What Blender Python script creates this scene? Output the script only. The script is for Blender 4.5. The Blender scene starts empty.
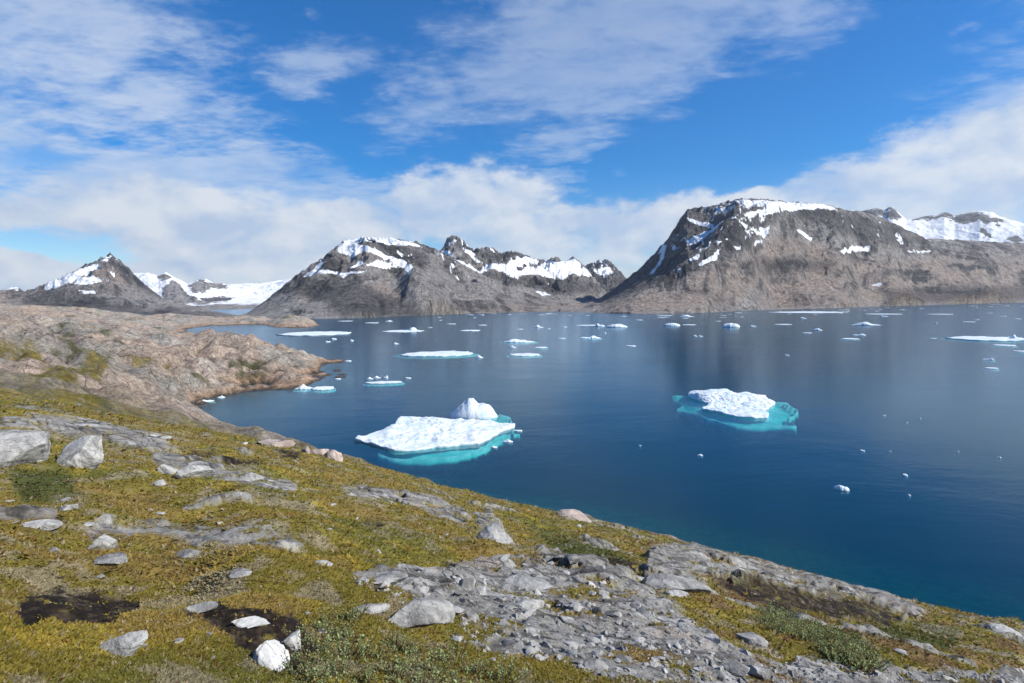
import bpy, math, random
import numpy as np
from mathutils import Matrix, Vector

S = bpy.context.scene
COL = S.collection
rad = math.radians
rng = np.random.default_rng(11)
random.seed(11)

# ------------------------------------------------------------------ camera
EYE = 24.0                                   # eye height over the water
F = 600.0                                    # focal length in pixels at 1024 wide
PITCH, ROLL = math.atan(40.5 / F), math.atan(5 / 512)
fw = Vector((0, math.cos(PITCH), -math.sin(PITCH)))
r0 = Vector((1, 0, 0)); u0 = Vector((0, math.sin(PITCH), math.cos(PITCH)))
rt = r0 * math.cos(ROLL) - u0 * math.sin(ROLL)
up = u0 * math.cos(ROLL) + r0 * math.sin(ROLL)
cd = bpy.data.cameras.new('camera'); cam = bpy.data.objects.new('camera', cd); COL.objects.link(cam)
cd.sensor_width = 36; cd.lens = F / 1024 * 36; cd.clip_start = 0.1; cd.clip_end = 40000
cam.matrix_world = Matrix(((rt.x, up.x, -fw.x, 0), (rt.y, up.y, -fw.y, 0), (rt.z, up.z, -fw.z, EYE), (0, 0, 0, 1)))
S.camera = cam

# ------------------------------------------------------------------ light
SUN_AZ, SUN_EL = 104.0, 38.0                 # clockwise from straight ahead / above the horizon
sd = bpy.data.lights.new('sun', 'SUN'); sun = bpy.data.objects.new('sun', sd); COL.objects.link(sun)
sd.energy = 5.0; sd.angle = rad(0.5); sd.color = (1.0, 0.94, 0.84)
sv = Vector((math.sin(rad(SUN_AZ)) * math.cos(rad(SUN_EL)), math.cos(rad(SUN_AZ)) * math.cos(rad(SUN_EL)), math.sin(rad(SUN_EL))))
sun.rotation_euler = sv.to_track_quat('Z', 'Y').to_euler()
sun.location = (300, -100, 300)
S.view_settings.view_transform = 'Standard'; S.view_settings.look = 'None'
S.view_settings.exposure = 0.48; S.view_settings.gamma = 1.0; S.view_settings.use_curve_mapping = False
S.cycles.use_denoising = True; S.cycles.denoising_input_passes = 'RGB_ALBEDO_NORMAL'; S.cycles.denoising_prefilter = 'ACCURATE'
S.cycles.max_bounces = 6; S.cycles.diffuse_bounces = 2; S.cycles.glossy_bounces = 2
S.cycles.transmission_bounces = 2; S.cycles.transparent_max_bounces = 8; S.cycles.volume_bounces = 0
S.cycles.caustics_reflective = False; S.cycles.caustics_refractive = False


def pdir(px, py):
    """pixel -> azimuth (clockwise from ahead) and tan of elevation"""
    d = fw * F + rt * (px - 512) - up * (py - 341.5)
    h = math.hypot(d.x, d.y)
    return math.atan2(d.x, d.y), d.z / h


def project(x, y, z):
    """world arrays -> pixel arrays"""
    z = z - EYE
    a = x * fw.x + y * fw.y + z * fw.z
    a = np.where(a < 1e-3, 1e-3, a)
    b = x * rt.x + y * rt.y + z * rt.z
    c = x * up.x + y * up.y + z * up.z
    return 512 + F * b / a, 341.5 - F * c / a


# ------------------------------------------------------------------ node helper
class NT:
    def __init__(s, tree): s.t = tree; tree.nodes.clear()
    def n(s, typ, ins=None, **kw):
        o = s.t.nodes.new('ShaderNode' + typ)
        for k, v in kw.items(): setattr(o, k, v)
        for k, v in (ins or {}).items(): s.put(o.inputs[k], v)
        return o
    def put(s, sock, v):
        if isinstance(v, bpy.types.NodeSocket): s.t.links.new(v, sock)
        elif isinstance(v, bpy.types.Node): s.t.links.new(v.outputs[0], sock)
        else:
            if hasattr(sock.default_value, '__len__') and len(sock.default_value) == 4 and len(v) == 3: v = (*v, 1)
            sock.default_value = v
    def m(s, op, a, b=0.0, c=0.0, clamp=False):
        o = s.n('Math', {0: a, 1: b, 2: c}, operation=op); o.use_clamp = clamp; return o.outputs[0]
    def mix(s, f, a, b, blend='MIX'):
        o = s.n('Mix', data_type='RGBA', blend_type=blend)
        s.put(o.inputs[0], f); s.put(o.inputs[6], a); s.put(o.inputs[7], b); return o.outputs[2]
    def noise(s, vec, scale, detail=6, rough=0.55, dist=0.0, dim='3D'):
        o = s.n('TexNoise', {'Scale': scale, 'Detail': detail, 'Roughness': rough, 'Distortion': dist}, noise_dimensions=dim)
        if vec is not None: s.put(o.inputs['Vector'], vec)
        return o.outputs[0]
    def rng(s, v, a, b, c=0.0, d=1.0, smooth=True):
        o = s.n('MapRange', {0: v, 1: a, 2: b, 3: c, 4: d}, interpolation_type='SMOOTHSTEP' if smooth else 'LINEAR')
        return o.outputs[0]
    def attr(s, name):
        return s.n('Attribute', attribute_name=name)


# ------------------------------------------------------------------ sky
W = bpy.data.worlds.new('World'); S.world = W; W.use_nodes = True
g = NT(W.node_tree)
tc = g.n('TexCoord').outputs['Generated']
sky = g.n('TexSky', sky_type='NISHITA', sun_disc=False)
sky.sun_elevation = rad(SUN_EL); sky.sun_rotation = rad(SUN_AZ)
sky.altitude = 300; sky.air_density = 1.0; sky.dust_density = 0.15; sky.ozone_density = 2.5
hs = g.n('HueSaturation', {'Saturation': 1.68, 'Value': 1.0, 'Color': sky.outputs[0]})
sp = g.n('SeparateXYZ', {0: tc})
X, Y, Z = sp.outputs
AZ = g.m('ARCTAN2', X, Y)
EL = g.m('ARCSINE', Z)
polar = g.n('CombineXYZ', {0: AZ, 1: EL, 2: 0.0}).outputs[0]
wob = g.n('TexNoise', {'Vector': g.n('Mapping', {'Vector': polar, 'Scale': (1, 2, 1)}).outputs[0], 'Scale': 5.0, 'Detail': 7, 'Roughness': .6}).outputs['Color']
wob = g.n('VectorMath', {0: g.n('VectorMath', {0: wob, 1: (.5, .5, .5)}, operation='SUBTRACT').outputs[0], 1: (.30, .13, 0)}, operation='MULTIPLY').outputs[0]
wpolar = g.n('VectorMath', {0: polar, 1: wob}, operation='ADD').outputs[0]
zz = g.m('ADD', g.m('MAXIMUM', Z, 0.0), 0.10)
plane = g.n('CombineXYZ', {0: g.m('DIVIDE', X, zz), 1: g.m('DIVIDE', Y, zz), 2: 0.0}).outputs[0]


def blob(px, py, wx, wy, rot=0.0, inner=0.0):
    """soft ellipse of cloud cover round a direction (given as the pixel it appears at)"""
    a, e = pdir(px, py)
    m = g.n('Mapping', {'Vector': wpolar, 'Location': (a, math.atan(e), 0), 'Rotation': (0, 0, rad(rot)), 'Scale': (wx / F, wy / F, 1)}, vector_type='TEXTURE')
    l = g.n('VectorMath', {0: m.outputs[0]}, operation='LENGTH').outputs['Value']
    return g.rng(l, inner, 1.0, 1.0, 0.0)


def union(bl):
    o = bl[0]
    for b in bl[1:]: o = g.m('MAXIMUM', o, b)
    return o


# thin broken high layer
hi_mask = union([blob(40, 60, 260, 160, -10), blob(170, 95, 190, 60, -20), blob(60, 195, 360, 90, -6, .3), blob(250, 185, 300, 62, -4, .3),
                 blob(620, 30, 340, 105, 12, .2), blob(420, 95, 90, 75, 40), blob(560, 140, 110, 30, 16), blob(548, 172, 46, 17, 0, .2),
                 blob(1010, 150, 420, 66, 21, .35), blob(900, 200, 330, 62, 12, .3), blob(330, 60, 100, 40, 10), blob(1080, 190, 260, 110, 20, .4),
                 blob(-200, 120, 260, 200), blob(1300, 60, 260, 160)])
pm = g.n('Mapping', {'Vector': plane, 'Rotation': (0, 0, rad(32)), 'Scale': (1.0, 1.5, 1)}).outputs[0]
n1 = g.noise(pm, 1.15, 9, .62, .35)
n2 = g.noise(pm, 5.0, 7, .6, .2)
n3 = g.noise(pm, 16.0, 6, .6, .3)
nh = g.m('ADD', g.m('ADD', g.m('MULTIPLY', n1, .56), g.m('MULTIPLY', n2, .30)), g.m('MULTIPLY', n3, .14))
hi = g.rng(g.m('ADD', g.m('MULTIPLY', hi_mask, .62), g.m('MULTIPLY', g.m('SUBTRACT', nh, .5), 2.9)), .10, .72)
hi = g.m('MULTIPLY', hi, g.rng(hi_mask, 0.0, .30))
gap = union([blob(48, 236, 75, 22, -3), blob(300, 165, 60, 18), blob(40, 150, 60, 16, 10)])
hi = g.m('MULTIPLY', g.m('MULTIPLY', hi, g.m('ADD', .44, g.m('MULTIPLY', blob(60, 110, 360, 190, -8), .34))), g.m('SUBTRACT', 1.0, g.m('MULTIPLY', gap, .75)))
# low cumulus bank resting on the mountains
lo_mask = union([blob(150, 225, 210, 62, 0, .3), blob(170, 235, 100, 60, 0, .3), blob(60, 268, 170, 34, 0, .3), blob(270, 262, 160, 40, 0, .3),
                 blob(330, 240, 110, 50, 0, .3), blob(470, 215, 150, 62, 0, .4), blob(560, 245, 200, 60, 0, .4), blob(650, 228, 95, 46, 20, .4),
                 blob(760, 205, 150, 30, 10, .3), blob(950, 190, 260, 70, 14, .4), blob(700, 290, 900, 40, 0, .4)])
pe = g.n('Mapping', {'Vector': polar, 'Scale': (1.0, 1.7, 1)}).outputs[0]
lo_mask = g.m('SUBTRACT', lo_mask, g.m('MULTIPLY', gap, .95))
c1 = g.noise(pe, 9.0, 10, .58, .15)
c2 = g.noise(pe, 3.2, 5, .5, .2)
nl = g.m('ADD', g.m('MULTIPLY', c1, .65), g.m('MULTIPLY', c2, .35))
lo = g.rng(g.m('ADD', g.m('MULTIPLY', lo_mask, .9), g.m('MULTIPLY', g.m('SUBTRACT', nl, .5), 2.8)), .26, .82)
lo = g.m('MULTIPLY', lo, g.rng(c2, .30, .55, .66, .97))
c3 = g.noise(pe, 6.0, 7, .55, .3)
c4 = g.noise(g.n('VectorMath', {0: pe, 1: (0.012, 0.03, 0)}, operation='ADD').outputs[0], 9.0, 10, .58, .15)
rim = g.m('MULTIPLY', g.m('SUBTRACT', c1, c4), 3.2)          # lit tops, greyer undersides of the billows
shade = g.m('ADD', g.rng(c3, .30, .68, 0, 1), rim, clamp=True)
CL_D, CL_B = (3.6, 4.45, 5.8), (5.6, 5.95, 6.4)
lo_col = g.mix(shade, CL_D, CL_B)
hi_col = g.mix(g.rng(n2, .35, .7), (3.6, 4.5, 6.0), (4.8, 5.4, 6.4))
deep = g.mix(1.0, hs.outputs[0], (.74, .87, 1.03), 'MULTIPLY')
c = g.mix(hi, deep, hi_col)
c = g.mix(lo, c, lo_col)
bg = g.n('Background', {'Color': c, 'Strength': 0.10})
out = g.n('OutputWorld'); g.t.links.new(bg.outputs[0], out.inputs[0])


# ------------------------------------------------------------------ numpy noise
def _hash(ix, iy, seed):
    h = (ix.astype(np.int64) * 374761393 + iy.astype(np.int64) * 668265263 + seed * 974634777) & 0xFFFFFFFF
    h = ((h ^ (h >> 13)) * 1274126177) & 0xFFFFFFFF
    h = h ^ (h >> 16)
    return (h & 0xFFFF).astype(np.float32) * (2 * math.pi / 65536)


def perlin(x, y, seed=0):
    ix = np.floor(x); iy = np.floor(y); fx = (x - ix).astype(np.float32); fy = (y - iy).astype(np.float32)
    ix = ix.astype(np.int64); iy = iy.astype(np.int64)
    u = fx * fx * fx * (fx * (fx * 6 - 15) + 10); v = fy * fy * fy * (fy * (fy * 6 - 15) + 10)
    def gr(dx, dy):
        a = _hash(ix + dx, iy + dy, seed); return np.cos(a) * (fx - dx) + np.sin(a) * (fy - dy)
    a = gr(0, 0); b = gr(1, 0); c_ = gr(0, 1); d = gr(1, 1)
    return ((a + u * (b - a)) + v * ((c_ + u * (d - c_)) - (a + u * (b - a)))) * 1.5


def fbm(x, y, lam, octv=5, gain=.5, seed=0):
    o = 0; a = 1.0; s = 0
    for k in range(octv):
        o = o + a * perlin(x / lam + 7.3 * k, y / lam - 3.1 * k, seed + k); s += a; a *= gain; lam *= .5
    return o / s


def sstep(v, a, b):
    t = np.clip((v - a) / (b - a), 0, 1); return t * t * (3 - 2 * t)


def poly_sd(px, py, poly):
    """signed distance to a polygon, positive inside"""
    P = np.array(poly, float); d = np.full(px.shape, 1e9); ins = np.zeros(px.shape, bool)
    for i in range(len(P)):
        a = P[i]; b = P[(i + 1) % len(P)]; ab = b - a
        t = np.clip(((px - a[0]) * ab[0] + (py - a[1]) * ab[1]) / (ab @ ab + 1e-12), 0, 1)
        d = np.minimum(d, np.hypot(px - a[0] - t * ab[0], py - a[1] - t * ab[1]))
        if a[1] != b[1]:
            c_ = ((a[1] > py) != (b[1] > py)) & (px < (b[0] - a[0]) * (py - a[1]) / (b[1] - a[1]) + a[0])
            ins ^= c_
    return np.where(ins, d, -d)


def poly_mask(px, py, polys, w):
    m = np.zeros(px.shape)
    for p in polys:
        P = np.array(p); k = (px > P[:, 0].min() - 3 * w) & (px < P[:, 0].max() + 3 * w) & (py > P[:, 1].min() - 3 * w) & (py < P[:, 1].max() + 3 * w)
        if k.any(): m[k] = np.maximum(m[k], sstep(poly_sd(px[k], py[k], p), -w, w))
    return m


def Zm(ox, oy, s, pts): return [(ox + a / s, oy + b / s) for a, b in pts]


class RBF:
    """multiquadric surface through (azimuth, ln r) -> tan elevation"""
    KB = 0.30; C = .02
    def __init__(s, pts, reg=1e-5, soft=.02):
        s.C = soft
        P = np.array(pts, float); s.p = np.c_[P[:, 0], P[:, 1] * s.KB]; n = len(P)
        A = s.k(s.p, s.p) + reg * np.eye(n); Q = np.c_[np.ones(n), s.p]
        M = np.block([[A, Q], [Q.T, np.zeros((3, 3))]])
        s.w = np.linalg.lstsq(M, np.r_[P[:, 2], 0, 0, 0], rcond=None)[0]
    def k(s, a, b):
        d2 = ((a[:, None, :] - b[None]) ** 2).sum(-1); return -np.sqrt(d2 + s.C * s.C)
    def __call__(s, az, lr):
        q = np.c_[az.ravel(), lr.ravel() * s.KB]; o = np.empty(len(q))
        for i in range(0, len(q), 20000):
            c_ = q[i:i + 20000]; o[i:i + 20000] = s.k(c_, s.p) @ s.w[:-3] + s.w[-3] + c_ @ s.w[-2:]
        return o.reshape(az.shape)


def bilin(grid, ga, gb, a, b):
    ia = np.clip(np.searchsorted(ga, a) - 1, 0, len(ga) - 2); ib = np.clip(np.searchsorted(gb, b) - 1, 0, len(gb) - 2)
    fa = np.clip((a - ga[ia]) / (ga[ia + 1] - ga[ia]), 0, 1); fb = np.clip((b - gb[ib]) / (gb[ib + 1] - gb[ib]), 0, 1)
    return (grid[ia, ib] * (1 - fa) * (1 - fb) + grid[ia + 1, ib] * fa * (1 - fb) + grid[ia, ib + 1] * (1 - fa) * fb + grid[ia + 1, ib + 1] * fa * fb)


# ------------------------------------------------------------------ mesh + object helpers
def mesh_np(name, co, faces, smooth=True, cols=None, floats=None):
    """co (n,3), faces (m,k) with one k"""
    me = bpy.data.meshes.new(name); n, m, k = len(co), len(faces), faces.shape[1]
    me.vertices.add(n); me.vertices.foreach_set('co', np.asarray(co, np.float32).ravel())
    me.loops.add(m * k); me.loops.foreach_set('vertex_index', np.asarray(faces, np.int32).ravel())
    me.polygons.add(m); me.polygons.foreach_set('loop_start', np.arange(0, m * k, k, dtype=np.int32))
    me.polygons.foreach_set('use_smooth', np.full(m, smooth))
    me.update(calc_edges=True)
    for nm, v in (cols or {}).items():
        at = me.attributes.new(nm, 'FLOAT_COLOR', 'POINT'); at.data.foreach_set('color', np.c_[v, np.ones(n)].astype(np.float32).ravel())
    for nm, v in (floats or {}).items():
        at = me.attributes.new(nm, 'FLOAT', 'POINT'); at.data.foreach_set('value', np.asarray(v, np.float32).ravel())
    return me


def link(name, me, mat=None, parent=None, label=None, cat=None, group=None, kind=None, loc=None):
    o = bpy.data.objects.new(name, me); COL.objects.link(o)
    if mat and me: me.materials.clear(); me.materials.append(mat)
    if parent: o.parent = parent
    if label: o['label'] = label
    if cat: o['category'] = cat
    if group: o['group'] = group
    if kind: o['kind'] = kind
    if loc is not None: o.location = loc
    return o


def grid_faces(na, nb, keep=None):
    i, j = np.meshgrid(np.arange(na - 1), np.arange(nb - 1), indexing='ij')
    a = (i * nb + j).ravel(); f = np.c_[a, a + 1, a + nb + 1, a + nb]
    if keep is not None: f = f[keep.ravel()[f].any(1)]
    return f


def compact(co, f, *arrs):
    u, inv = np.unique(f, return_inverse=True)
    return co[u], inv.reshape(f.shape), [a[u] for a in arrs]


# ------------------------------------------------------------------ materials
def mat(name):
    m = bpy.data.materials.new(name); m.use_nodes = True; return m, NT(m.node_tree)


def finish(t, shader, vol=None, disp=None):
    o = t.n('OutputMaterial')
    if shader is not None: t.t.links.new(shader if isinstance(shader, bpy.types.NodeSocket) else shader.outputs[0], o.inputs[0])
    if vol is not None: t.t.links.new(vol.outputs[0], o.inputs[1])


def m_water():
    m, t = mat('fjord_water')
    pos = t.n('NewGeometry').outputs['Position']
    mp = t.n('Mapping', {'Vector': pos, 'Rotation': (0, 0, rad(-25)), 'Scale': (.55, 1.0, 1)}).outputs[0]
    a = t.noise(mp, .9, 4, .55, .4); b = t.noise(mp, .055, 4, .5, .5)
    calm = t.rng(t.noise(pos, .012, 4, .55, .6), .35, .65, .25, 1.0)
    h = t.m('MULTIPLY', t.m('ADD', t.m('MULTIPLY', a, .10), t.m('MULTIPLY', b, .5)), calm)
    bp = t.n('Bump', {'Strength': .42, 'Distance': 1.0, 'Height': h})
    gl = t.n('BsdfGlossy', {'Color': (.74, .89, 1), 'Roughness': .16, 'Normal': bp.outputs[0]})
    tr = t.n('BsdfTransparent', {'Color': (.80, .95, .97)})
    df = t.n('BsdfDiffuse', {'Color': (.003, .082, .140)})
    body = t.n('MixShader', {0: .28, 1: tr, 2: df})
    inc = t.n('NewGeometry').outputs['Incoming']
    cs = t.m('ABSOLUTE', t.n('VectorMath', {0: inc, 1: bp.outputs[0]}, operation='DOT_PRODUCT').outputs['Value'])
    fr = t.m('ADD', .02, t.m('MULTIPLY', .74, t.m('POWER', t.m('SUBTRACT', 1.0, cs, clamp=True), 5.0)), clamp=True)   # reflectance of water by angle
    s = t.n('MixShader', {0: fr, 1: body, 2: gl})
    v = t.n('VolumeAbsorption', {'Color': (.08, .84, .81), 'Density': .30})
    finish(t, s, v); return m


def m_seabed():
    m, t = mat('seabed_silt'); pos = t.n('NewGeometry').outputs['Position']
    c_ = t.mix(t.noise(pos, .2), (.05, .06, .05), (.10, .10, .08))
    finish(t, t.n('BsdfDiffuse', {'Color': c_})); return m


def m_terrain():
    m, t = mat('tundra_ground')
    pos = t.n('NewGeometry').outputs['Position']
    col = t.attr('col').outputs['Color']; rock = t.attr('rock').outputs['Fac']
    fine = t.noise(pos, 14, 9, .68); mid = t.noise(pos, 1.7, 10, .66, .3)
    k = t.m('ADD', t.m('MULTIPLY', fine, .9), t.m('MULTIPLY', mid, .9))
    c1_ = t.mix(1.0, col, t.n('CombineColor', {0: t.rng(k, .45, 1.35, .35, 1.55, False), 1: t.rng(k, .45, 1.35, .35, 1.55, False), 2: t.rng(k, .45, 1.35, .4, 1.5, False)}).outputs[0], 'MULTIPLY')
    # lichen flecks and hairline cracks on bare rock
    fl = t.m('MAXIMUM', t.rng(t.noise(pos, 5.5, 9, .76, .4), .52, .62), t.rng(t.noise(pos, 1.3, 9, .78, .9), .56, .63))
    c2_ = t.mix(t.m('MULTIPLY', t.m('MULTIPLY', fl, rock), .62), c1_, (.045, .045, .042))
    vo = t.n('TexVoronoi', {'Vector': t.n('Mapping', {'Vector': t.mix(.35, pos, t.n('TexNoise', {'Vector': pos, 'Scale': .9, 'Detail': 5}).outputs['Color'], 'ADD'), 'Scale': (.35, 1.1, .8), 'Rotation': (0, 0, rad(28))}).outputs[0], 'Scale': .62}, feature='DISTANCE_TO_EDGE')
    ck = t.m('MULTIPLY', t.rng(vo.outputs[0], .0, .035, .75, 0), rock)
    c2_ = t.mix(ck, c2_, (.03, .028, .024))
    hb = t.m('ADD', t.m('MULTIPLY', fine, .035), t.m('MULTIPLY', t.noise(pos, 3.5, 10, .7, .2), .10))
    farf = t.attr('far').outputs['Fac']
    hb = t.m('ADD', hb, t.m('MULTIPLY', t.noise(pos, .35, 11, .72, .5), t.m('MULTIPLY', farf, 3.4)))
    fk = t.m('ADD', t.noise(pos, .9, 9, .75, .6), t.m('MULTIPLY', t.noise(pos, .16, 8, .7, .8), .6))
    fg = t.rng(fk, .55, 1.05, .35, 1.65, False)
    c2_ = t.mix(farf, c2_, t.mix(1.0, c2_, t.n('CombineColor', {0: fg, 1: fg, 2: fg}).outputs[0], 'MULTIPLY'))
    c2_ = t.mix(t.m('MULTIPLY', t.m('MULTIPLY', farf, rock), t.rng(t.noise(pos, .42, 10, .76, .9), .57, .66, 0, .8)), c2_, (.040, .038, .032))
    hb = t.m('SUBTRACT', hb, t.m('MULTIPLY', ck, .05))
    bp = t.n('Bump', {'Strength': .9, 'Distance': 1.0, 'Height': hb})
    finish(t, t.n('BsdfPrincipled', {'Base Color': c2_, 'Roughness': .95, 'Specular IOR Level': .12, 'Normal': bp.outputs[0]})); return m


def m_mountain():
    m, t = mat('mountain_rock_and_snow')
    pos = t.n('NewGeometry').outputs['Position']
    snow = t.attr('snow').outputs['Fac']; dark = t.attr('dark').outputs['Fac']; warm = t.attr('warm').outputs['Fac']
    big = t.noise(pos, .009, 10, .70, .7)
    st = t.n('Mapping', {'Vector': pos, 'Scale': (1, 1, .45)}).outputs[0]
    fin = t.noise(st, .05, 12, .74, .3); fin2 = t.noise(st, .16, 10, .74, .2)
    lay = t.noise(t.n('Mapping', {'Vector': pos, 'Scale': (.25, .25, 1.6), 'Rotation': (rad(8), rad(-12), 0)}).outputs[0], .05, 9, .70, .6)
    tone = t.attr('tone').outputs['Fac']
    c_ = t.mix(t.rng(tone, .12, .88, 0, 1, False), (.080, .081, .090), (.50, .475, .46))
    c_ = t.mix(t.rng(big, .40, .62, 0, .5), c_, (.33, .30, .28))
    c_ = t.mix(t.rng(lay, .48, .60, 0, .45), c_, (.42, .385, .36))
    c_ = t.mix(t.rng(lay, .42, .32, 0, .5), c_, (.085, .082, .082))
    c_ = t.mix(t.m('MULTIPLY', warm, t.m('MULTIPLY', .75, tone)), c_, (.50, .40, .335))
    c_ = t.mix(t.m('MULTIPLY', dark, .62), c_, (.060, .061, .068))  # dark rock, with cloud shadow and cliff shade painted into its colour
    k_ = t.m('ADD', t.m('MULTIPLY', fin, .9), t.m('MULTIPLY', fin2, .9))
    g_ = t.rng(k_, .66, 1.14, .22, 1.85, False)
    c_ = t.mix(1.0, c_, t.n('CombineColor', {0: g_, 1: g_, 2: g_}).outputs[0], 'MULTIPLY')
    c_ = t.mix(t.m('MULTIPLY', t.rng(fin, .54, .64), .7), c_, (.034, .034, .036))
    c_ = t.mix(t.m('MULTIPLY', t.rng(t.noise(pos, .013, 10, .74, .6), .56, .66), .55), c_, (.055, .052, .050))
    sb = t.m('ADD', snow, t.m('MULTIPLY', t.m('SUBTRACT', t.m('ADD', t.m('MULTIPLY', t.noise(pos, .030, 11, .78), .6), t.m('MULTIPLY', t.noise(st, .11, 8, .75), .4)), .5), 3.0))
    sn = t.rng(sb, .40, .52)
    sn = t.m('MULTIPLY', sn, t.rng(snow, .02, .12))
    c_ = t.mix(sn, c_, (.72, .745, .78))
    hb = t.m('ADD', t.m('MULTIPLY', t.noise(st, .02, 13, .74, .3), 1.0), t.m('MULTIPLY', t.noise(pos, .11, 10, .74, .3), .28))
    hb = t.m('MULTIPLY', hb, t.m('SUBTRACT', 1.0, t.m('MULTIPLY', sn, .92)))
    bp = t.n('Bump', {'Strength': 1.0, 'Distance': 70.0, 'Height': hb})
    finish(t, t.n('BsdfPrincipled', {'Base Color': c_, 'Roughness': .92, 'Specular IOR Level': .1, 'Normal': bp.outputs[0]})); return m


def m_ice():
    m, t = mat('glacier_ice'); pos = t.n('NewGeometry').outputs['Position']
    n = t.noise(pos, .8, 8, .65, .3)
    c_ = t.mix(t.rng(n, .35, .6), (.54, .68, .76), (.74, .765, .785))
    vn = t.n('TexVoronoi', {'Vector': t.mix(.3, pos, t.n('TexNoise', {'Vector': pos, 'Scale': .5}).outputs['Color'], 'ADD'), 'Scale': .22}, feature='DISTANCE_TO_EDGE').outputs[0]
    c_ = t.mix(t.rng(vn, 0, .03, .5, 0), c_, (.35, .60, .72))
    grit = t.rng(t.noise(pos, 3.2, 8, .7), .66, .74)
    c_ = t.mix(t.m('MULTIPLY', grit, .35), c_, (.40, .44, .46))
    bp = t.n('Bump', {'Strength': .55, 'Distance': .35, 'Height': t.noise(pos, .9, 9, .62, .6)})
    finish(t, t.n('BsdfPrincipled', {'Base Color': c_, 'Roughness': .55, 'Specular IOR Level': .3, 'Normal': bp.outputs[0]})); return m


def m_blue_ice():
    m, t = mat('sunken_ice'); pos = t.n('NewGeometry').outputs['Position']
    c_ = t.mix(t.rng(t.noise(pos, .45, 7, .65, .5), .35, .65), (.34, .74, .74), (.82, .96, .95))
    finish(t, t.n('BsdfDiffuse', {'Color': c_})); return m


def m_rock(name, ca, cb, fleck=.6):
    m, t = mat(name); pos = t.n('NewGeometry').outputs['Position']
    n = t.noise(pos, 2.6, 10, .66, .4); f = t.noise(pos, 16, 9, .7)
    c_ = t.mix(t.rng(n, .36, .62), ca, cb)
    c_ = t.mix(t.m('MULTIPLY', t.rng(f, .55, .66), fleck), c_, (.05, .05, .047))
    li = t.noise(pos, 1.1, 9, .74, .9)
    c_ = t.mix(t.rng(li, .54, .62, 0, .72), c_, (.085, .083, .078))
    c_ = t.mix(t.rng(t.noise(pos, 1.7, 8, .75, .7), .60, .68, 0, .55), c_, (.19, .14, .08))
    cr = t.n('TexVoronoi', {'Vector': t.n('Mapping', {'Vector': t.mix(.25, pos, t.n('TexNoise', {'Vector': pos, 'Scale': 2.0, 'Detail': 5}).outputs['Color'], 'ADD'), 'Scale': (.6, 1.3, 1.6), 'Rotation': (rad(20), rad(30), rad(28))}).outputs[0], 'Scale': 1.5}, feature='DISTANCE_TO_EDGE').outputs[0]
    c_ = t.mix(t.rng(cr, 0, .012, .5, 0), c_, (.04, .038, .035))
    bp = t.n('Bump', {'Strength': .8, 'Distance': 1.0, 'Height': t.m('ADD', t.m('MULTIPLY', n, .10), t.m('MULTIPLY', f, .025))})
    finish(t, t.n('BsdfPrincipled', {'Base Color': c_, 'Roughness': .9, 'Specular IOR Level': .2, 'Normal': bp.outputs[0]})); return m


def m_leaf(name):
    m, t = mat(name); pos = t.n('NewGeometry').outputs['Position']
    c_ = t.mix(1.0, t.attr('col').outputs['Color'], t.mix(t.noise(pos, 30, 3), (.7, .7, .7), (1.3, 1.3, 1.2)), 'MULTIPLY')
    d = t.n('BsdfDiffuse', {'Color': c_}); tl = t.n('BsdfTranslucent', {'Color': c_})
    finish(t, t.n('MixShader', {0: .25, 1: d, 2: tl})); return m


M_WATER, M_BED, M_TER, M_MTN, M_ICE, M_BLUE = m_water(), m_seabed(), m_terrain(), m_mountain(), m_ice(), m_blue_ice()
M_GREY = m_rock('grey_gneiss', (.17, .17, .165), (.40, .395, .38))
M_PALE = m_rock('pale_lichen_rock', (.24, .238, .225), (.48, .475, .45), .6)
M_WHITE = m_rock('white_quartz_rock', (.45, .45, .43), (.66, .66, .63), .3)
M_PINK = m_rock('pink_granite', (.27, .215, .19), (.46, .385, .34), .4)
M_LEAF = m_leaf('tundra_leaf')

# ------------------------------------------------------------------ water and seabed
def box_mesh(name, x0, x1, y0, y1, z0, z1):
    v = np.array([(x, y, z) for z in (z0, z1) for y in (y0, y1) for x in (x0, x1)], float)
    f = np.array([(0, 2, 3, 1), (4, 5, 7, 6), (0, 1, 5, 4), (2, 6, 7, 3), (0, 4, 6, 2), (1, 3, 7, 5)])
    return mesh_np(name, v, f, False)
link('water', box_mesh('water', -9000, 9000, -900, 9000, -60, 0), M_WATER, kind='structure', label='deep blue fjord water with faint ripples', cat='water')
def m_haze():
    m, t = mat('fjord_air')
    v = t.n('VolumePrincipled', {'Color': (.80, .89, 1.0), 'Density': .000034, 'Anisotropy': .2})
    finish(t, None, v); return m
link('haze', box_mesh('haze', -7800, 7800, -600, 8300, -62, 1150), m_haze(), kind='stuff', label='thin blue haze in the air over the fjord', cat='haze')
link('seabed', mesh_np('seabed', np.array([(-8900, -890, -32), (8900, -890, -32), (8900, 8900, -32), (-8900, 8900, -32)], float), np.array([[0, 1, 2, 3]]), False), M_BED, kind='structure')


def water_r(px, py):
    a, e = pdir(px, py); return EYE / max(-e, 1e-4)


def on_water(px, py):
    a, e = pdir(px, py); r = EYE / max(-e, 1e-4); return r * math.sin(a), r * math.cos(a), r


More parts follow.
